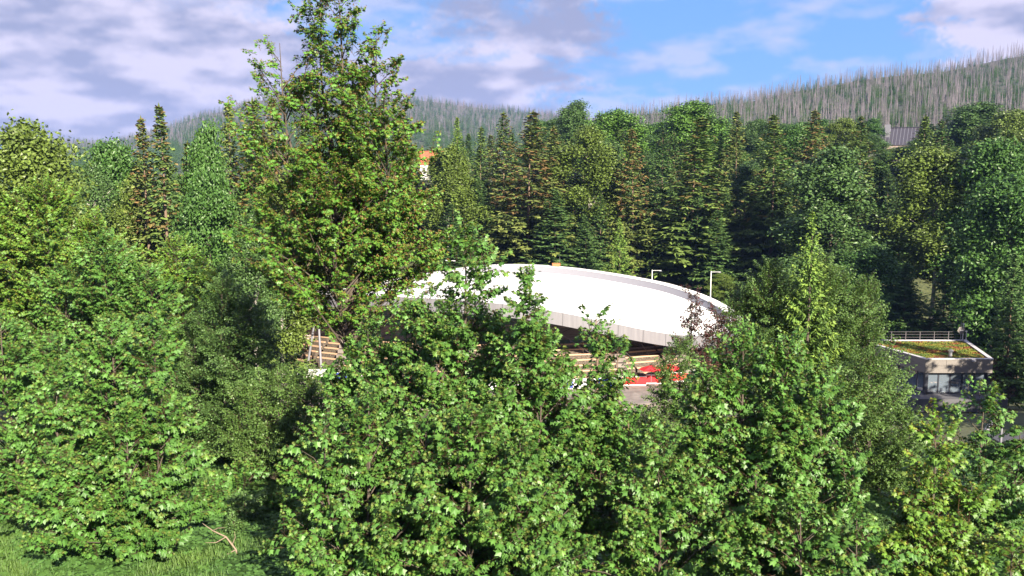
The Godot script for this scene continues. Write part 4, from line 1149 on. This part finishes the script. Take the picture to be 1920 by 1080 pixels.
func build_arena() -> void:
	var o := thing("arena_roof", "large white saddle-shaped membrane roof with grey rim over the arena", "roof", Vector3.ZERO)
	var rows := []
	for i in 17:
		var row := []
		for k in 145:
			row.append(roof_point(360.0 * k / 144.0, i / 16.0))
		rows.append(row)
	var mb := MB.new()
	for i in 16:
		for k in 144:
			mb.quad(rows[i][k + 1], rows[i + 1][k + 1], rows[i + 1][k], rows[i][k], Color.WHITE)
	part("membrane", mb.mesh(M.membrane), o)
	mb = MB.new()
	ring(mb, Vector2(-1.62, -0.98), Vector2(-1.20, -0.04))
	ring(mb, Vector2(-1.20, -0.04), Vector2(0.14, -0.04))
	ring(mb, Vector2(-1.62, -0.98), Vector2(0.12, -1.30))
	ring(mb, Vector2(0.12, -1.30), Vector2(0.14, -0.04))
	part("ring_beam", mb.mesh(M.steel_grey), o)
	for i in 60:
		mb = MB.new()
		var d0 := 6.0 * i + 0.04
		var d1 := 6.0 * (i + 1) - 0.04
		for j in 3:
			var a0 := lerpf(d0, d1, j / 3.0)
			var a1 := lerpf(d0, d1, (j + 1) / 3.0)
			mb.quad(rim_point(a0, -1.26, 0.03), rim_point(a0, 0.24, 0.06), rim_point(a1, 0.24, 0.06), rim_point(a1, -1.26, 0.03), Color.WHITE)
			mb.quad(rim_point(a0, -1.26, -0.02), rim_point(a0, -1.26, 0.03), rim_point(a1, -1.26, 0.03), rim_point(a1, -1.26, -0.02), Color.WHITE)
		part("cap_sheet", mb.mesh(M.steel_white), o)
		mb = MB.new()
		for j in 3:
			var a0 := lerpf(d0, d1, j / 3.0)
			var a1 := lerpf(d0, d1, (j + 1) / 3.0)
			mb.quad(rim_point(a0, 0.24, 0.05), rim_point(a0, 0.20, -1.36), rim_point(a1, 0.20, -1.36), rim_point(a1, 0.24, 0.05), Color.WHITE)
			mb.quad(rim_point(a0, 0.20, -1.36), rim_point(a0, 0.12, -1.36), rim_point(a1, 0.12, -1.36), rim_point(a1, 0.20, -1.36), Color.WHITE)
		part("fascia_panel", mb.mesh(M.fascia), o)
	for i in 12:
		var d := 15.0 + 30.0 * i
		if d > 250.0 and d < 340.0:
			continue
		var top := rim_point(d, -0.6, -1.0)
		for s in [-1.0, 1.0]:
			var f := rim_point(d + s * 4.0, 0.6, 0.0)
			f.y = ground_y(f.x, f.z) - 0.3
			mb = MB.new()
			mb.tube([f, top], [0.16, 0.12], 8)
			part("column", mb.mesh(M.steel_grey), o)
	for i in 24:
		# stay cables under the rim
		for s in [-1.0, 1.0]:
			var a := rim_point(180.0 + i * 7.5, -0.4, -1.35)
			var b := rim_point(180.0 + i * 7.5 + s * 15.0, -5.0, -4.2)
			mb = MB.new()
			mb.tube([a, b], [0.035, 0.035], 4)
			part("cable", mb.mesh(M.cable), o)
	# floor of the rink
	mb = MB.new()
	var el := []
	for k in 48:
		el.append(Vector2(-1.0 + cos(TAU * k / 48) * 27.0, -94.0 + sin(TAU * k / 48) * 7.0))
	mb.prism(el, EYE.y - 28.6, EYE.y - 23.0)
	structure("rink_floor", mb.mesh(M.concrete))
	# stone-filled terraces with timber benches behind the rink
	var st := thing("grandstand", "stepped stone terraces with timber benches under the white roof", "grandstand", Vector3(-1, EYE.y - 23.1, -95.0))
	for i in 8:
		var z := -0.9 * i
		var y := 0.44 * i
		var wide := 27.0 - 0.35 * i
		for s in 14:
			var x := -wide + 2.0 * wide * (s + 0.5) / 14.0
			var w := 2.0 * wide / 14.0
			var slant := Basis(Vector3.UP, atan2(terrace_bend(x - 0.5) - terrace_bend(x + 0.5), 1.0))
			var bend := terrace_bend(x)
			mb = MB.new()
			mb.box(Vector3(x, y * 0.5 + 0.22 - 1.0, z - 0.5 + bend), Vector3(w - 0.02, 2.0 + 0.44 + y, 0.89), Color.WHITE, slant)
			part("gabion", mb.mesh(M.gabion), st)
			if (s + i / 3 * 2) % 7 != 1:
				mb = MB.new()
				mb.box(Vector3(x, y + 0.50, z - 0.17 + bend), Vector3(w - 0.10, 0.12, 0.30), Color.WHITE, slant)
				part("bench", mb.mesh(M.wood), st)
	for s in [-19.0, -8.0, 3.0, 13.5, 21.0]:
		for i in 8:
			mb = MB.new()
			mb.box(Vector3(s, 0.44 * i + 0.26, -0.9 * i - 0.1 + terrace_bend(s)), Vector3(1.2, 0.60, 0.8))
			part("step", mb.mesh(M.concrete), st)
	# wall behind the terraces: horizontal boards with rods across
	var wl := thing("arena_wall", "taupe horizontal board wall with diagonal rods behind the terraces", "wall", Vector3(-1, EYE.y - 20.0, -107.5))
	for i in 3:
		for s in 6:
			mb = MB.new()
			mb.box(Vector3(-26.0 + 7.0 * (s + 0.5), 0.32 + 0.62 * i, -0.02 * (i % 2)), Vector3(6.96, 0.58, 0.12))
			part("board", mb.mesh(M.taupe), wl)
	for s in 12:
		mb = MB.new()
		var x0 := -26.0 + 3.5 * s
		mb.tube([Vector3(x0, 0.1, 0.22), Vector3(x0 + 3.5, 1.85, 0.22)], [0.035, 0.035], 4)
		part("rod", mb.mesh(M.cable), wl)
	# boards round the ice
	var colours := ["board_white", "board_white", "board_blue", "board_white", "board_white", "board_red", "board_white", "board_blue", "board_white"]
	for i in 18:
		var x := -25.0 + i * 2.75
		var c: String = colours[i % 9]
		if i == 15 or i == 16:
			c = "board_red"
		if i == 13:
			c = "board_blue"
		var b := thing("rink_board", "%s of the boards along the ice below the terraces" % [{"board_white": "white one", "board_red": "red one", "board_blue": "blue one"}[c]], "rink board", Vector3(x, EYE.y - 23.0, -94.1 + terrace_bend(x)), "boards round the ice rink")
		mb = MB.new()
		mb.box(Vector3(0, 0.55, 0), Vector3(2.70, 0.86, 0.08))
		part("panel", mb.mesh(M[c]), b)
		mb = MB.new()
		mb.box(Vector3(0, 0.06, 0), Vector3(2.70, 0.12, 0.10))
		part("kick_strip", mb.mesh(M.board_white), b)
		mb = MB.new()
		mb.box(Vector3(0, 1.02, 0), Vector3(2.70, 0.08, 0.11))
		part("rail", mb.mesh(M.steel_white), b)
	for a in [[15.3, -95.4, 0.9], [17.4, -95.8, 1.0]]:
		var p := thing("parasol", ["red folded-out parasol beside the rink, the left one", "red folded-out parasol beside the rink, the right one"][0 if a[0] < 16.5 else 1], "parasol", Vector3(a[0], EYE.y - 23.0, a[1]))
		mb = MB.new()
		mb.tube([Vector3.ZERO, Vector3(0, 2.4, 0)], [0.03, 0.03], 6)
		part("pole", mb.mesh(M.steel_grey), p)
		mb = MB.new()
		for k in 8:
			var d0 := TAU * k / 8
			var d1 := TAU * (k + 1) / 8
			mb.tri(Vector3(0, 2.45, 0), Vector3(cos(d0) * 1.4, 1.95, sin(d0) * 1.4), Vector3(cos(d1) * 1.4, 1.95, sin(d1) * 1.4), Color.WHITE)
		part("canopy", mb.mesh(M.board_red), p)
	# orange box on the far rim
	var bx := thing("roof_box", "small orange-red box on the far rim of the white roof", "box", rim_point(75.0, -0.4, 0.06))
	mb = MB.new()
	mb.box(Vector3(0, 0.24, 0), Vector3(1.2, 0.42, 0.5))
	part("case", mb.mesh(M.orange), bx)
	mb = MB.new()
	mb.box(Vector3(0, 0.47, 0), Vector3(1.28, 0.05, 0.58))
	part("lid", mb.mesh(M.orange), bx)
	mb = MB.new()
	mb.tube([Vector3(0.55, 0.45, 0), Vector3(0.55, 1.6, 0)], [0.02, 0.012], 5)
	part("aerial", mb.mesh(M.steel_grey), bx)
	for a in [[31.4, -139.0, -14.9, "tall white floodlight post by the right end of the white roof"], [22.9, -144.0, -15.2, "white floodlight post behind the roof, second from the right"], [-17.4, -136.5, -15.3, "white floodlight post showing over the roof left of the maple leader"], [-10.6, -142.0, -13.4, "white floodlight post showing right beside the maple leader"]]:
		var g := ground_y(a[0], a[1])
		var p := thing("floodlight_post", a[3], "lamp post", Vector3(a[0], g, a[1]), "floodlight posts round the arena")
		var h: float = EYE.y + a[2] - g
		mb = MB.new()
		mb.tube([Vector3(0, -0.3, 0), Vector3(0, h, 0)], [0.10, 0.07], 8)
		part("pole", mb.mesh(M.steel_white), p)
		mb = MB.new()
		mb.tube([Vector3(0.0, h - 0.12, 0), Vector3(1.5, h - 0.10, 0)], [0.035, 0.03], 6)
		part("arm", mb.mesh(M.steel_white), p)
		mb = MB.new()
		mb.box(Vector3(1.35, h - 0.20, 0), Vector3(0.4, 0.07, 0.25))
		part("lamp_head", mb.mesh(M.steel_grey), p)

# ------------------------------------------------------------------ the flat-roofed pavilion
func build_pavilion() -> void:
	var top := EYE.y - 17.7
	var o := thing("pavilion", "flat-roofed pavilion with planted roof, taupe fascia and glass front", "building", Vector3(0, top, 0))
	var fr := Vector2(47.0, -85.0)
	var fl := Vector2(40.4, -85.0)
	var bl := Vector2(37.7, -95.2)
	var br := Vector2(49.5, -95.2)
	var mb := MB.new()
	mb.prism([fr + Vector2(-0.3, -0.3), fl + Vector2(0.2, -0.3), bl + Vector2(0.4, 0.3), br + Vector2(-0.4, 0.3)], -0.45, -0.22)
	part("roof_slab", mb.mesh(M.roof_soil), o)
	mb = MB.new()
	mb.prism([fr + Vector2(-0.32, -0.32), fl + Vector2(0.22, -0.32), bl + Vector2(0.42, 0.32), br + Vector2(-0.42, 0.32)], -1.42, -1.30)
	part("soffit", mb.mesh(M.panel), o)
	# parapet caps
	for e in [[fl, fr], [fr, br], [br, bl], [bl, fl]]:
		var a: Vector2 = e[0]
		var b: Vector2 = e[1]
		var dir := (b - a).normalized()
		var inn := Vector2(dir.y, -dir.x)
		if inn.dot(Vector2(43.5, -90) - a) < 0.0:
			inn = -inn
		mb = MB.new()
		mb.prism([a - inn * 0.04, b - inn * 0.04, b + inn * 0.36 - dir * 0.37, a + inn * 0.36 + dir * 0.37], -0.06, 0.0)
		part("parapet_cap", mb.mesh(M.trim), o)
		mb = MB.new()
		mb.prism([a + inn * 0.10, b + inn * 0.10 - dir * 0.10, b + inn * 0.30 - dir * 0.30, a + inn * 0.30 + dir * 0.10], -1.30, -0.065)
		part("parapet", mb.mesh(M.panel), o)
		# cladding panels in two courses
		var l := (b - a).length()
		for course in 2:
			var cuts := [0.0, 0.31, 0.80, 1.0] if course == 0 else [0.0, 0.40, 0.70, 1.0]
			if l > 8.0:
				cuts = [0.0, 0.2, 0.42, 0.6, 0.82, 1.0] if course == 0 else [0.0, 0.28, 0.5, 0.72, 1.0]
			for i in cuts.size() - 1:
				var p0: Vector2 = a + dir * (l * cuts[i] + 0.012)
				var p1: Vector2 = a + dir * (l * cuts[i + 1] - 0.012)
				mb = MB.new()
				mb.prism([p0, p1, p1 + inn * 0.06, p0 + inn * 0.06], -0.70 if course == 0 else -1.42, -0.075 if course == 0 else -0.725)
				part("fascia_panel", mb.mesh(M.panel), o)
	# glazed front and left side
	var floor_y := -3.62
	for e in [[fl + Vector2(0.45, -0.5), fr + Vector2(-0.35, -0.5), 5], [bl + Vector2(0.6, 0.6), fl + Vector2(0.45, -0.5), 7]]:
		var a: Vector2 = e[0]
		var b: Vector2 = e[1]
		var dir := (b - a).normalized()
		var inn := Vector2(dir.y, -dir.x)
		if inn.dot(Vector2(43.5, -90) - a) < 0.0:
			inn = -inn
		var l := (b - a).length()
		for i in e[2]:
			var w := part("window", null, o)
			var p0: Vector2 = a + dir * (l * i / e[2])
			var p1: Vector2 = a + dir * (l * (i + 1) / e[2])
			mb = MB.new()
			mb.prism([p0, p0 + dir * 0.07, p0 + dir * 0.07 + inn * 0.1, p0 + inn * 0.1], floor_y, -1.425)
			mb.prism([p1 - dir * 0.07, p1 - dir * 0.002, p1 - dir * 0.002 + inn * 0.1, p1 - dir * 0.07 + inn * 0.1], floor_y, -1.425)
			mb.prism([p0 + dir * 0.07, p1 - dir * 0.07, p1 - dir * 0.07 + inn * 0.1, p0 + dir * 0.07 + inn * 0.1], floor_y, floor_y + 0.14)
			mb.prism([p0 + dir * 0.07, p1 - dir * 0.07, p1 - dir * 0.07 + inn * 0.1, p0 + dir * 0.07 + inn * 0.1], -1.52, -1.425)
			w.mesh = mb.mesh(M.frame)
			mb = MB.new()
			mb.prism([p0 + dir * 0.071 + inn * 0.04, p1 - dir * 0.071 + inn * 0.04, p1 - dir * 0.071 + inn * 0.055, p0 + dir * 0.071 + inn * 0.055], floor_y + 0.141, -1.521)
			part("pane", mb.mesh(M.glass), w)
	mb = MB.new()
	mb.prism([fl + Vector2(0.10, -0.15), fl + Vector2(0.44, -0.15), fl + Vector2(0.44, -0.49), fl + Vector2(0.10, -0.49)], floor_y, -1.425)
	part("corner_post", mb.mesh(M.frame), o)
	mb = MB.new()
	mb.prism([fr + Vector2(-0.34, -0.2), fr + Vector2(-0.08, -0.2), br + Vector2(-0.3, 0.5), br + Vector2(-0.6, 0.5)], floor_y, -1.425)
	part("side_wall", mb.mesh(M.frame), o)
	mb = MB.new()
	mb.prism([bl + Vector2(0.6, 0.5), bl + Vector2(0.6, 0.3), br + Vector2(-0.7, 0.3), br + Vector2(-0.7, 0.5)], floor_y, -1.425)
	part("back_wall", mb.mesh(M.taupe), o)
	mb = MB.new()
	mb.prism([fl + Vector2(-1.5, 1.6), fr + Vector2(0.8, 1.6), br + Vector2(1.0, -1.0), bl + Vector2(-1.5, -1.0)], -4.9, floor_y - 0.004)
	part("terrace_slab", mb.mesh(M.asphalt), o)
	for a in [[42.6, -87.5], [44.4, -87.2], [45.6, -88.2]]:
		var t := thing("cafe_table", "table behind the pavilion window, %s" % {42.6: "the left one of three", 44.4: "the middle one of three", 45.6: "the right one of three"}[a[0]], "table", Vector3(a[0], top + floor_y, a[1]))
		mb = MB.new()
		mb.box(Vector3(0, 0.73, 0), Vector3(1.1, 0.04, 0.8))
		part("table_top", mb.mesh(M.wood), t)
		for s in [[-0.5, -0.35], [0.5, -0.35], [-0.5, 0.35], [0.5, 0.35]]:
			mb = MB.new()
			mb.box(Vector3(s[0], 0.355, s[1]), Vector3(0.05, 0.71, 0.05))
			part("leg", mb.mesh(M.frame), t)
	# planting: low tufts, green, yellow and russet in patches
	var tuft := MB.new()
	var r := RandomNumberGenerator.new()
	r.seed = 41
	for i in 14:
		var an := r.randf() * TAU
		kite(tuft, Vector3(r.randf_range(-0.1, 0.1), 0, r.randf_range(-0.1, 0.1)), Vector3(cos(an) * 0.09, r.randf_range(0.06, 0.16), sin(an) * 0.09), Vector3(-sin(an), 0, cos(an)) * 0.035, Color(1, 1, 1))
	var patch := FastNoiseLite.new()
	patch.seed = 8
	patch.frequency = 0.35
	patch.fractal_octaves = 3
	var at := []
	var tint := []
	for i in 5200:
		var k := r.randf()
		var lft := lerpf(fl.x + 0.4, bl.x + 0.5, k)
		var rgt := lerpf(fr.x - 0.45, br.x - 0.5, k)
		var p := Vector3(lerpf(lft, rgt, r.randf()), -0.22, lerpf(fl.y - 0.5, bl.y + 0.5, k))
		at.append(Transform3D(Basis(Vector3.UP, r.randf() * TAU).scaled(Vector3.ONE * r.randf_range(0.6, 1.5)), p))
		var n := patch.get_noise_2d(p.x, p.z * 1.6) + r.randf_range(-0.12, 0.12)
		tint.append(Color(0.20, 0.065, 0.03) if n < -0.22 else (Color(0.20, 0.20, 0.03) if n < 0.10 else Color(0.085, 0.13, 0.025)))
	scatter("sedum", tuft.mesh(M.sedum), at, M.sedum, o, tint)
	var v := part("roof_vent", null, o)
	mb = MB.new()
	mb.tube([Vector3(43.6, -0.3, -86.6), Vector3(43.6, 0.42, -86.6)], [0.17, 0.17], 12)
	v.mesh = mb.mesh(M.metal)
	mb = MB.new()
	mb.tube([Vector3(43.6, 0.43, -86.6), Vector3(43.6, 0.52, -86.6), Vector3(43.6, 0.64, -86.6)], [0.27, 0.27, 0.10], 12)
	part("cowl", mb.mesh(M.metal), v)
	mb = MB.new()
	mb.box(Vector3(45.05, -0.16, -84.88), Vector3(0.34, 0.16, 0.2))
	part("wall_light", mb.mesh(M.trim), o)
	# railing along the back of the roof
	var rl := thing("railing", "thin grey railing along the back edge of the planted roof", "railing", Vector3(0, top, -95.05))
	for i in 8:
		mb = MB.new()
		mb.box(Vector3(38.2 + i * 1.55, 0.46, 0), Vector3(0.06, 0.92, 0.06))
		part("post", mb.mesh(M.cable), rl)
	for y in [0.30, 0.62, 0.90]:
		mb = MB.new()
		mb.tube([Vector3(38.0, y, 0.05), Vector3(49.4, y, 0.05)], [0.018, 0.018], 5)
		part("rail", mb.mesh(M.cable), rl)
	var sg := thing("hexagonal_sign", "grey hexagonal plate on a post at the back corner of the planted roof", "sign", Vector3(48.6, top, -94.6))
	mb = MB.new()
	mb.tube([Vector3(0, 0, 0), Vector3(0, 2.0, 0)], [0.03, 0.03], 6)
	part("post", mb.mesh(M.steel_grey), sg)
	mb = MB.new()
	mb.tube([Vector3(0, 1.15, 0.04), Vector3(0, 1.15, 0.08)], [0.44, 0.44], 6)
	part("plate", mb.mesh(M.panel), sg)
	mb = MB.new()
	mb.box(Vector3(0, 1.15, 0.10), Vector3(0.34, 0.10, 0.02))
	part("stripe", mb.mesh(M.trim), sg)
	for a in [[49.0, 1.75, "thin aerial mast beside the hexagonal plate on the planted roof"], [49.35, 0.95, "short thick mast at the far right corner of the planted roof"]]:
		var m := thing("aerial_mast", a[2], "mast", Vector3(a[0], top, -94.9))
		mb = MB.new()
		mb.tube([Vector3.ZERO, Vector3(0, a[1], 0)], [0.045, 0.035], 6)
		part("pole", mb.mesh(M.trim), m)
		mb = MB.new()
		mb.box(Vector3(0, a[1] + 0.02, 0), Vector3(0.16, 0.14, 0.12))
		part("head", mb.mesh(M.trim), m)
	var sw := thing("stone_wall", "dark rubble wall beside the pavilion at the right edge", "wall", Vector3(51.6, EYE.y - 23.2, -91.0))
	for i in 7:
		for k in 6:
			mb = MB.new()
			mb.box(Vector3(-1.9 + 0.62 * k + 0.2 * (i % 2), 0.3 + 0.6 * i, r.randf_range(-0.1, 0.1) - 0.25 * i), Vector3(0.58, 0.55, 0.9), Color.WHITE, Basis(Vector3.UP, r.randf_range(-0.1, 0.1)))
			part("stone", mb.mesh(M.gabion), sw)

# ------------------------------------------------------------------ houses among the trees
func house(called: String, label: String, at: Vector3, size: Vector3, roof_h: float, turn: float, wall: Material, tiles: Material) -> Node3D:
	var o := thing(called, label, "house", at)
	o.rotation.y = turn
	var mb := MB.new()
	mb.box(Vector3(0, size.y * 0.5 - 1.0, 0), Vector3(size.x, size.y + 2.0, size.z))
	for s in [-1.0, 1.0]:
		mb.tri(Vector3(s * size.x * 0.5, size.y, -size.z * 0.5), Vector3(s * size.x * 0.5, size.y + roof_h, 0), Vector3(s * size.x * 0.5, size.y, size.z * 0.5), Color.WHITE)
	part("wall", mb.mesh(wall), o)
	for s in [-1.0, 1.0]:
		mb = MB.new()
		var sl := Vector2(size.z * 0.5, roof_h)
		var bs := Basis(Vector3.RIGHT, s * atan2(sl.y, sl.x))
		mb.box(Vector3(0, size.y + roof_h * 0.5 + 0.05, s * size.z * 0.25), Vector3(size.x + 0.8, 0.16, sl.length() + 0.6), Color.WHITE, bs)
		var rf := part("roof", mb.mesh(tiles), o)
		for i in int(size.x / 1.1):
			mb = MB.new()
			mb.box(Vector3(-size.x * 0.5 + 0.4 + i * 1.1, size.y + roof_h * 0.5 + 0.16, s * size.z * 0.25), Vector3(0.10, 0.08, sl.length() + 0.5), Color.WHITE, bs)
			part("batten", mb.mesh(M.steel_grey if tiles == M.tile_dark else tiles), rf)
	for i in 4:
		for k in 2:
			mb = MB.new()
			mb.box(Vector3(-size.x * 0.375 + i * size.x * 0.25, 1.6 + k * 2.9, size.z * 0.5 + 0.01), Vector3(1.25, 1.5, 0.06))
			var w := part("window", mb.mesh(M.board_white), o)
			mb = MB.new()
			mb.box(Vector3(-size.x * 0.375 + i * size.x * 0.25, 1.6 + k * 2.9, size.z * 0.5 + 0.045), Vector3(1.05, 1.3, 0.03))
			part("pane", mb.mesh(M.tile_dark), w)
	return o

func build_houses() -> void:
	house("orange_roofed_house", "white house with orange tiled roof between the trees left of centre", Vector3(-26.6, EYE.y - 2.6, -300.0), Vector3(10, 6.4, 9), 4.2, 0.25, M.render_white, M.tile_orange)
	var h := house("dark_roofed_house", "house with dark seamed roof and pale chimney among treetops at right", Vector3(129.5, EYE.y + 4.0, -300.0), Vector3(11, 6.2, 10), 5.6, -0.5, M.taupe, M.tile_dark)
	var mb := MB.new()
	mb.box(Vector3(-3.6, 10.0, 2.2), Vector3(1.5, 6.0, 1.2))
	part("chimney", mb.mesh(M.steel_grey), h)
	house("white_house", "small white house gable hidden in treetops right of centre", Vector3(23.0, EYE.y + 1.0, -330.0), Vector3(8, 9.5, 8), 3.5, 1.4, M.render_white, M.tile_dark)

# ------------------------------------------------------------------ undergrowth
func build_undergrowth() -> void:
	var r := RandomNumberGenerator.new()
	r.seed = 77
	var blade := MB.new()
	for i in 16:
		var an := r.randf() * TAU
		var l := r.randf_range(0.14, 0.36)
		var q := r.randf_range(0.75, 1.3)
		kite(blade, Vector3(r.randf_range(-0.12, 0.12), 0, r.randf_range(-0.12, 0.12)), Vector3(cos(an) * l * 0.6, l, sin(an) * l * 0.6), Vector3(-sin(an), 0, cos(an)) * 0.016, Color(0.055 * q, 0.100 * q, 0.024 * q))
	var herb := MB.new()
	for i in 12:
		var an := r.randf() * TAU
		var l := r.randf_range(0.09, 0.24)
		var q := r.randf_range(0.75, 1.3)
		var p := Vector3(cos(an) * r.randf() * 0.2, r.randf_range(0.06, 0.26), sin(an) * r.randf() * 0.2)
		oval_leaf(herb, p, Vector3(cos(an), -0.2, sin(an)), Vector3(r.randf_range(-0.4, 0.4), 1, r.randf_range(-0.4, 0.4)).normalized(), l, Color(0.065 * q, 0.120 * q, 0.028 * q))
	var gm := blade.mesh(M.grass)
	var hm := herb.mesh(M.grass)
	var patch := FastNoiseLite.new()
	patch.seed = 21
	patch.frequency = 0.25
	var a := []
	var b := []
	var ta := []
	var tb := []
	for i in 60000:
		var z := -lerpf(19.0, 52.0, pow(r.randf(), 1.4))
		var x := r.randf_range(-0.66, 0.66) * -z
		var n := patch.get_noise_2d(x, z)
		var t := Transform3D(Basis(Vector3.UP, r.randf() * TAU).scaled(Vector3.ONE * r.randf_range(0.7, 1.5)), Vector3(x, ground_y(x, z) - 0.02, z))
		var c := Color(0.85 + maxf(n, 0.0) * 0.8, 1.0 + maxf(n, 0.0) * 0.5, 1.0)
		if n + r.randf_range(-0.3, 0.3) > (0.16 if x < -7.0 and z > -29.0 else 0.35):
			a.append(t)
			ta.append(c)
		else:
			b.append(t)
			tb.append(c)
	tag(scatter("grass", gm, a, M.grass, self, ta), "rough green grass under the trees at the bottom edge", "grass", "", "stuff")
	tag(scatter("ground_cover", hm, b, M.grass, self, tb), "low leafy herbs covering the bank under the trees", "ground cover", "", "stuff")
	for s in [
		["herbaceous dark shrub in the middle of the clearing", -8.56, -31.00, 0.90, 0.80, "maple", "maple"],
		["small leafy shrub at the near side of the clearing", -7.07, -28.00, 0.90, 0.80, "maple", "maple"],
		["small-leaved shrub just right of the dead branch", -9.36, -28.50, 0.70, 0.80, "small", "small_grey"],
		["shrub at the far side of the clearing, lit from the right", -9.96, -40.00, 1.30, 1.00, "small", "small"],
		["dark shrub at the foot of the lower left maple", -10.88, -31.00, 1.00, 1.00, "maple", "maple"],
		["leafy shrub beside the dead branch at the bottom edge", -9.25, -30.00, 1.00, 0.90, "small", "small_grey"],
		["dark shrub at the left end of the clearing", -10.71, -34.00, 1.20, 0.90, "maple", "maple"],
		["shrub in the shade right of the clearing", -6.01, -30.00, 1.10, 1.00, "small", "small_grey"],
		["low shrub under the shaded maple at the left edge", -16.39, -29.00, 1.00, 0.80, "small", "small_grey"],
		["shrub between the two-spired maple and the stone terraces", 7.24, -46.00, 1.80, 1.10, "small", "small"],
		["shrub under the loose maple at the lower right", 15.31, -28.00, 1.20, 1.00, "small", "small_grey"],
		["shrub in the dark gap at lower centre right", 6.28, -27.00, 1.10, 1.00, "maple", "maple"],
		["shrub left of the small maple in the bottom right corner", 11.55, -27.00, 1.30, 1.00, "small", "small_grey"],
	]:
		var o := thing("shrub", s[0], "shrub", Vector3(s[1], ground_y(s[1], s[2]), s[2]), "shrubs on the bank")
		var wood := MB.new()
		var at := []
		for i in int(s[3] * 34.0):
			var an := r.randf() * TAU
			var el := r.randf_range(0.15, 1.45)
			var d: Vector3 = Vector3(cos(an) * cos(el), sin(el), sin(an) * cos(el)) * s[3] * r.randf_range(0.55, 1.0)
			d.y *= s[4]
			if i % 3 == 0:
				wood.tube([Vector3(0, -0.1, 0), d * 0.5 + Vector3(0, 0.1, 0), d], [0.02, 0.012, 0.004], 4, Color.WHITE, false)
			var out := (d + Vector3(r.randfn(), r.randfn(), r.randfn()) * 0.4).normalized()
			at.append(Transform3D(Basis.looking_at(-out, Vector3(0.1, 1, 0.05).normalized()).scaled(Vector3.ONE * r.randf_range(0.8, 1.2)), d - out * 0.3))
		part("stems", wood.mesh(M.bark), o).name = "stem"
		scatter("foliage", twigs[s[5]][0], at, M[s[6]], o)

func build_small_things() -> void:
	var r := RandomNumberGenerator.new()
	r.seed = 99
	# a fallen, barkless branch at the lower edge
	var x := -9.2
	var z := -26.4
	var o := thing("dead_branch", "bare bleached dead branch in the grass at the bottom edge", "branch", Vector3(x, ground_y(x, z), z))
	var mb := MB.new()
	mb.tube([Vector3(0.75, -0.1, 0.2), Vector3(0.62, 0.35, 0.1), Vector3(0.3, 0.72, 0), Vector3(-0.1, 0.92, 0), Vector3(-0.45, 1.12, -0.1)], [0.035, 0.03, 0.025, 0.018, 0.006], 6)
	part("stem", mb.mesh(M.dry), o)
	for q in [[Vector3(0.3, 0.72, 0), Vector3(0.05, 0.62, 0.2), Vector3(-0.25, 0.66, 0.3)], [Vector3(-0.1, 0.92, 0), Vector3(0.1, 1.05, 0.1), Vector3(0.32, 1.06, 0.1)], [Vector3(0.62, 0.35, 0.1), Vector3(0.35, 0.25, 0.3), Vector3(0.1, 0.18, 0.4)], [Vector3(0.5, 0.5, 0.05), Vector3(0.62, 0.75, 0.1), Vector3(0.60, 0.95, 0.1)]]:
		mb = MB.new()
		mb.tube(q, [0.018, 0.012, 0.004], 5, Color.WHITE, false)
		part("side_branch", mb.mesh(M.dry), o)
	# dry brushwood in the clearing
	for a in [[-9.3, -37.5, 0.9, "brown dry brushwood in the small clearing, the larger heap"], [-10.2, -36.0, 0.6, "brown dry brushwood in the small clearing, the smaller heap"]]:
		var p := thing("brushwood", a[3], "brushwood", Vector3(a[0], ground_y(a[0], a[1]), a[1]))
		mb = MB.new()
		for i in 130:
			var an := r.randf() * TAU
			var b: Vector3 = Vector3(r.randfn() * 0.35, r.randf_range(0.0, 0.3), r.randfn() * 0.35) * a[2]
			var e: Vector3 = b + Vector3(cos(an), r.randf_range(0.1, 1.1), sin(an)) * r.randf_range(0.4, 1.0) * a[2]
			mb.tube([b, b.lerp(e, 0.5) + Vector3(0, 0.06, 0), e], [0.014, 0.010, 0.004], 3, Color.WHITE, false)
		part("twigs", mb.mesh(M.dry), p).name = "twig_heap"
		p.get_child(0).set_meta("kind", "stuff")
	# the lane and a lamp glimpsed between the maples at the right
	mb = MB.new()
	var rows := []
	for i in 14:
		var d := 24.0 + i * 3.0
		var row := []
		for k in 6:
			var xx := 19.0 + i * 1.15 + k * 0.9
			row.append(Vector3(xx, ground_y(xx, -d) + 0.05, -d))
		rows.append(row)
	sheet(mb, rows)
	structure("lane", mb.mesh(M.asphalt))
	var lp := thing("street_lamp", "grey street lamp with curved arm glimpsed among maple leaves at right", "street lamp", Vector3(28.4, ground_y(28.4, -50.0), -50.0))
	var hh := EYE.y - 13.6 - lp.position.y
	mb = MB.new()
	mb.tube([Vector3(0, -0.3, 0), Vector3(0, hh * 0.75, 0), Vector3(-0.05, hh * 0.92, 0), Vector3(-0.35, hh, 0.1), Vector3(-0.9, hh - 0.45, 0.5)], [0.09, 0.07, 0.06, 0.055, 0.05], 8)
	part("pole", mb.mesh(M.steel_grey), lp)
	mb = MB.new()
	mb.tube([Vector3(-0.85, hh - 0.38, 0.45), Vector3(-1.05, hh - 0.62, 0.6), Vector3(-1.45, hh - 0.95, 0.85)], [0.09, 0.17, 0.10], 8)
	part("lamp_head", mb.mesh(M.steel_grey), lp)
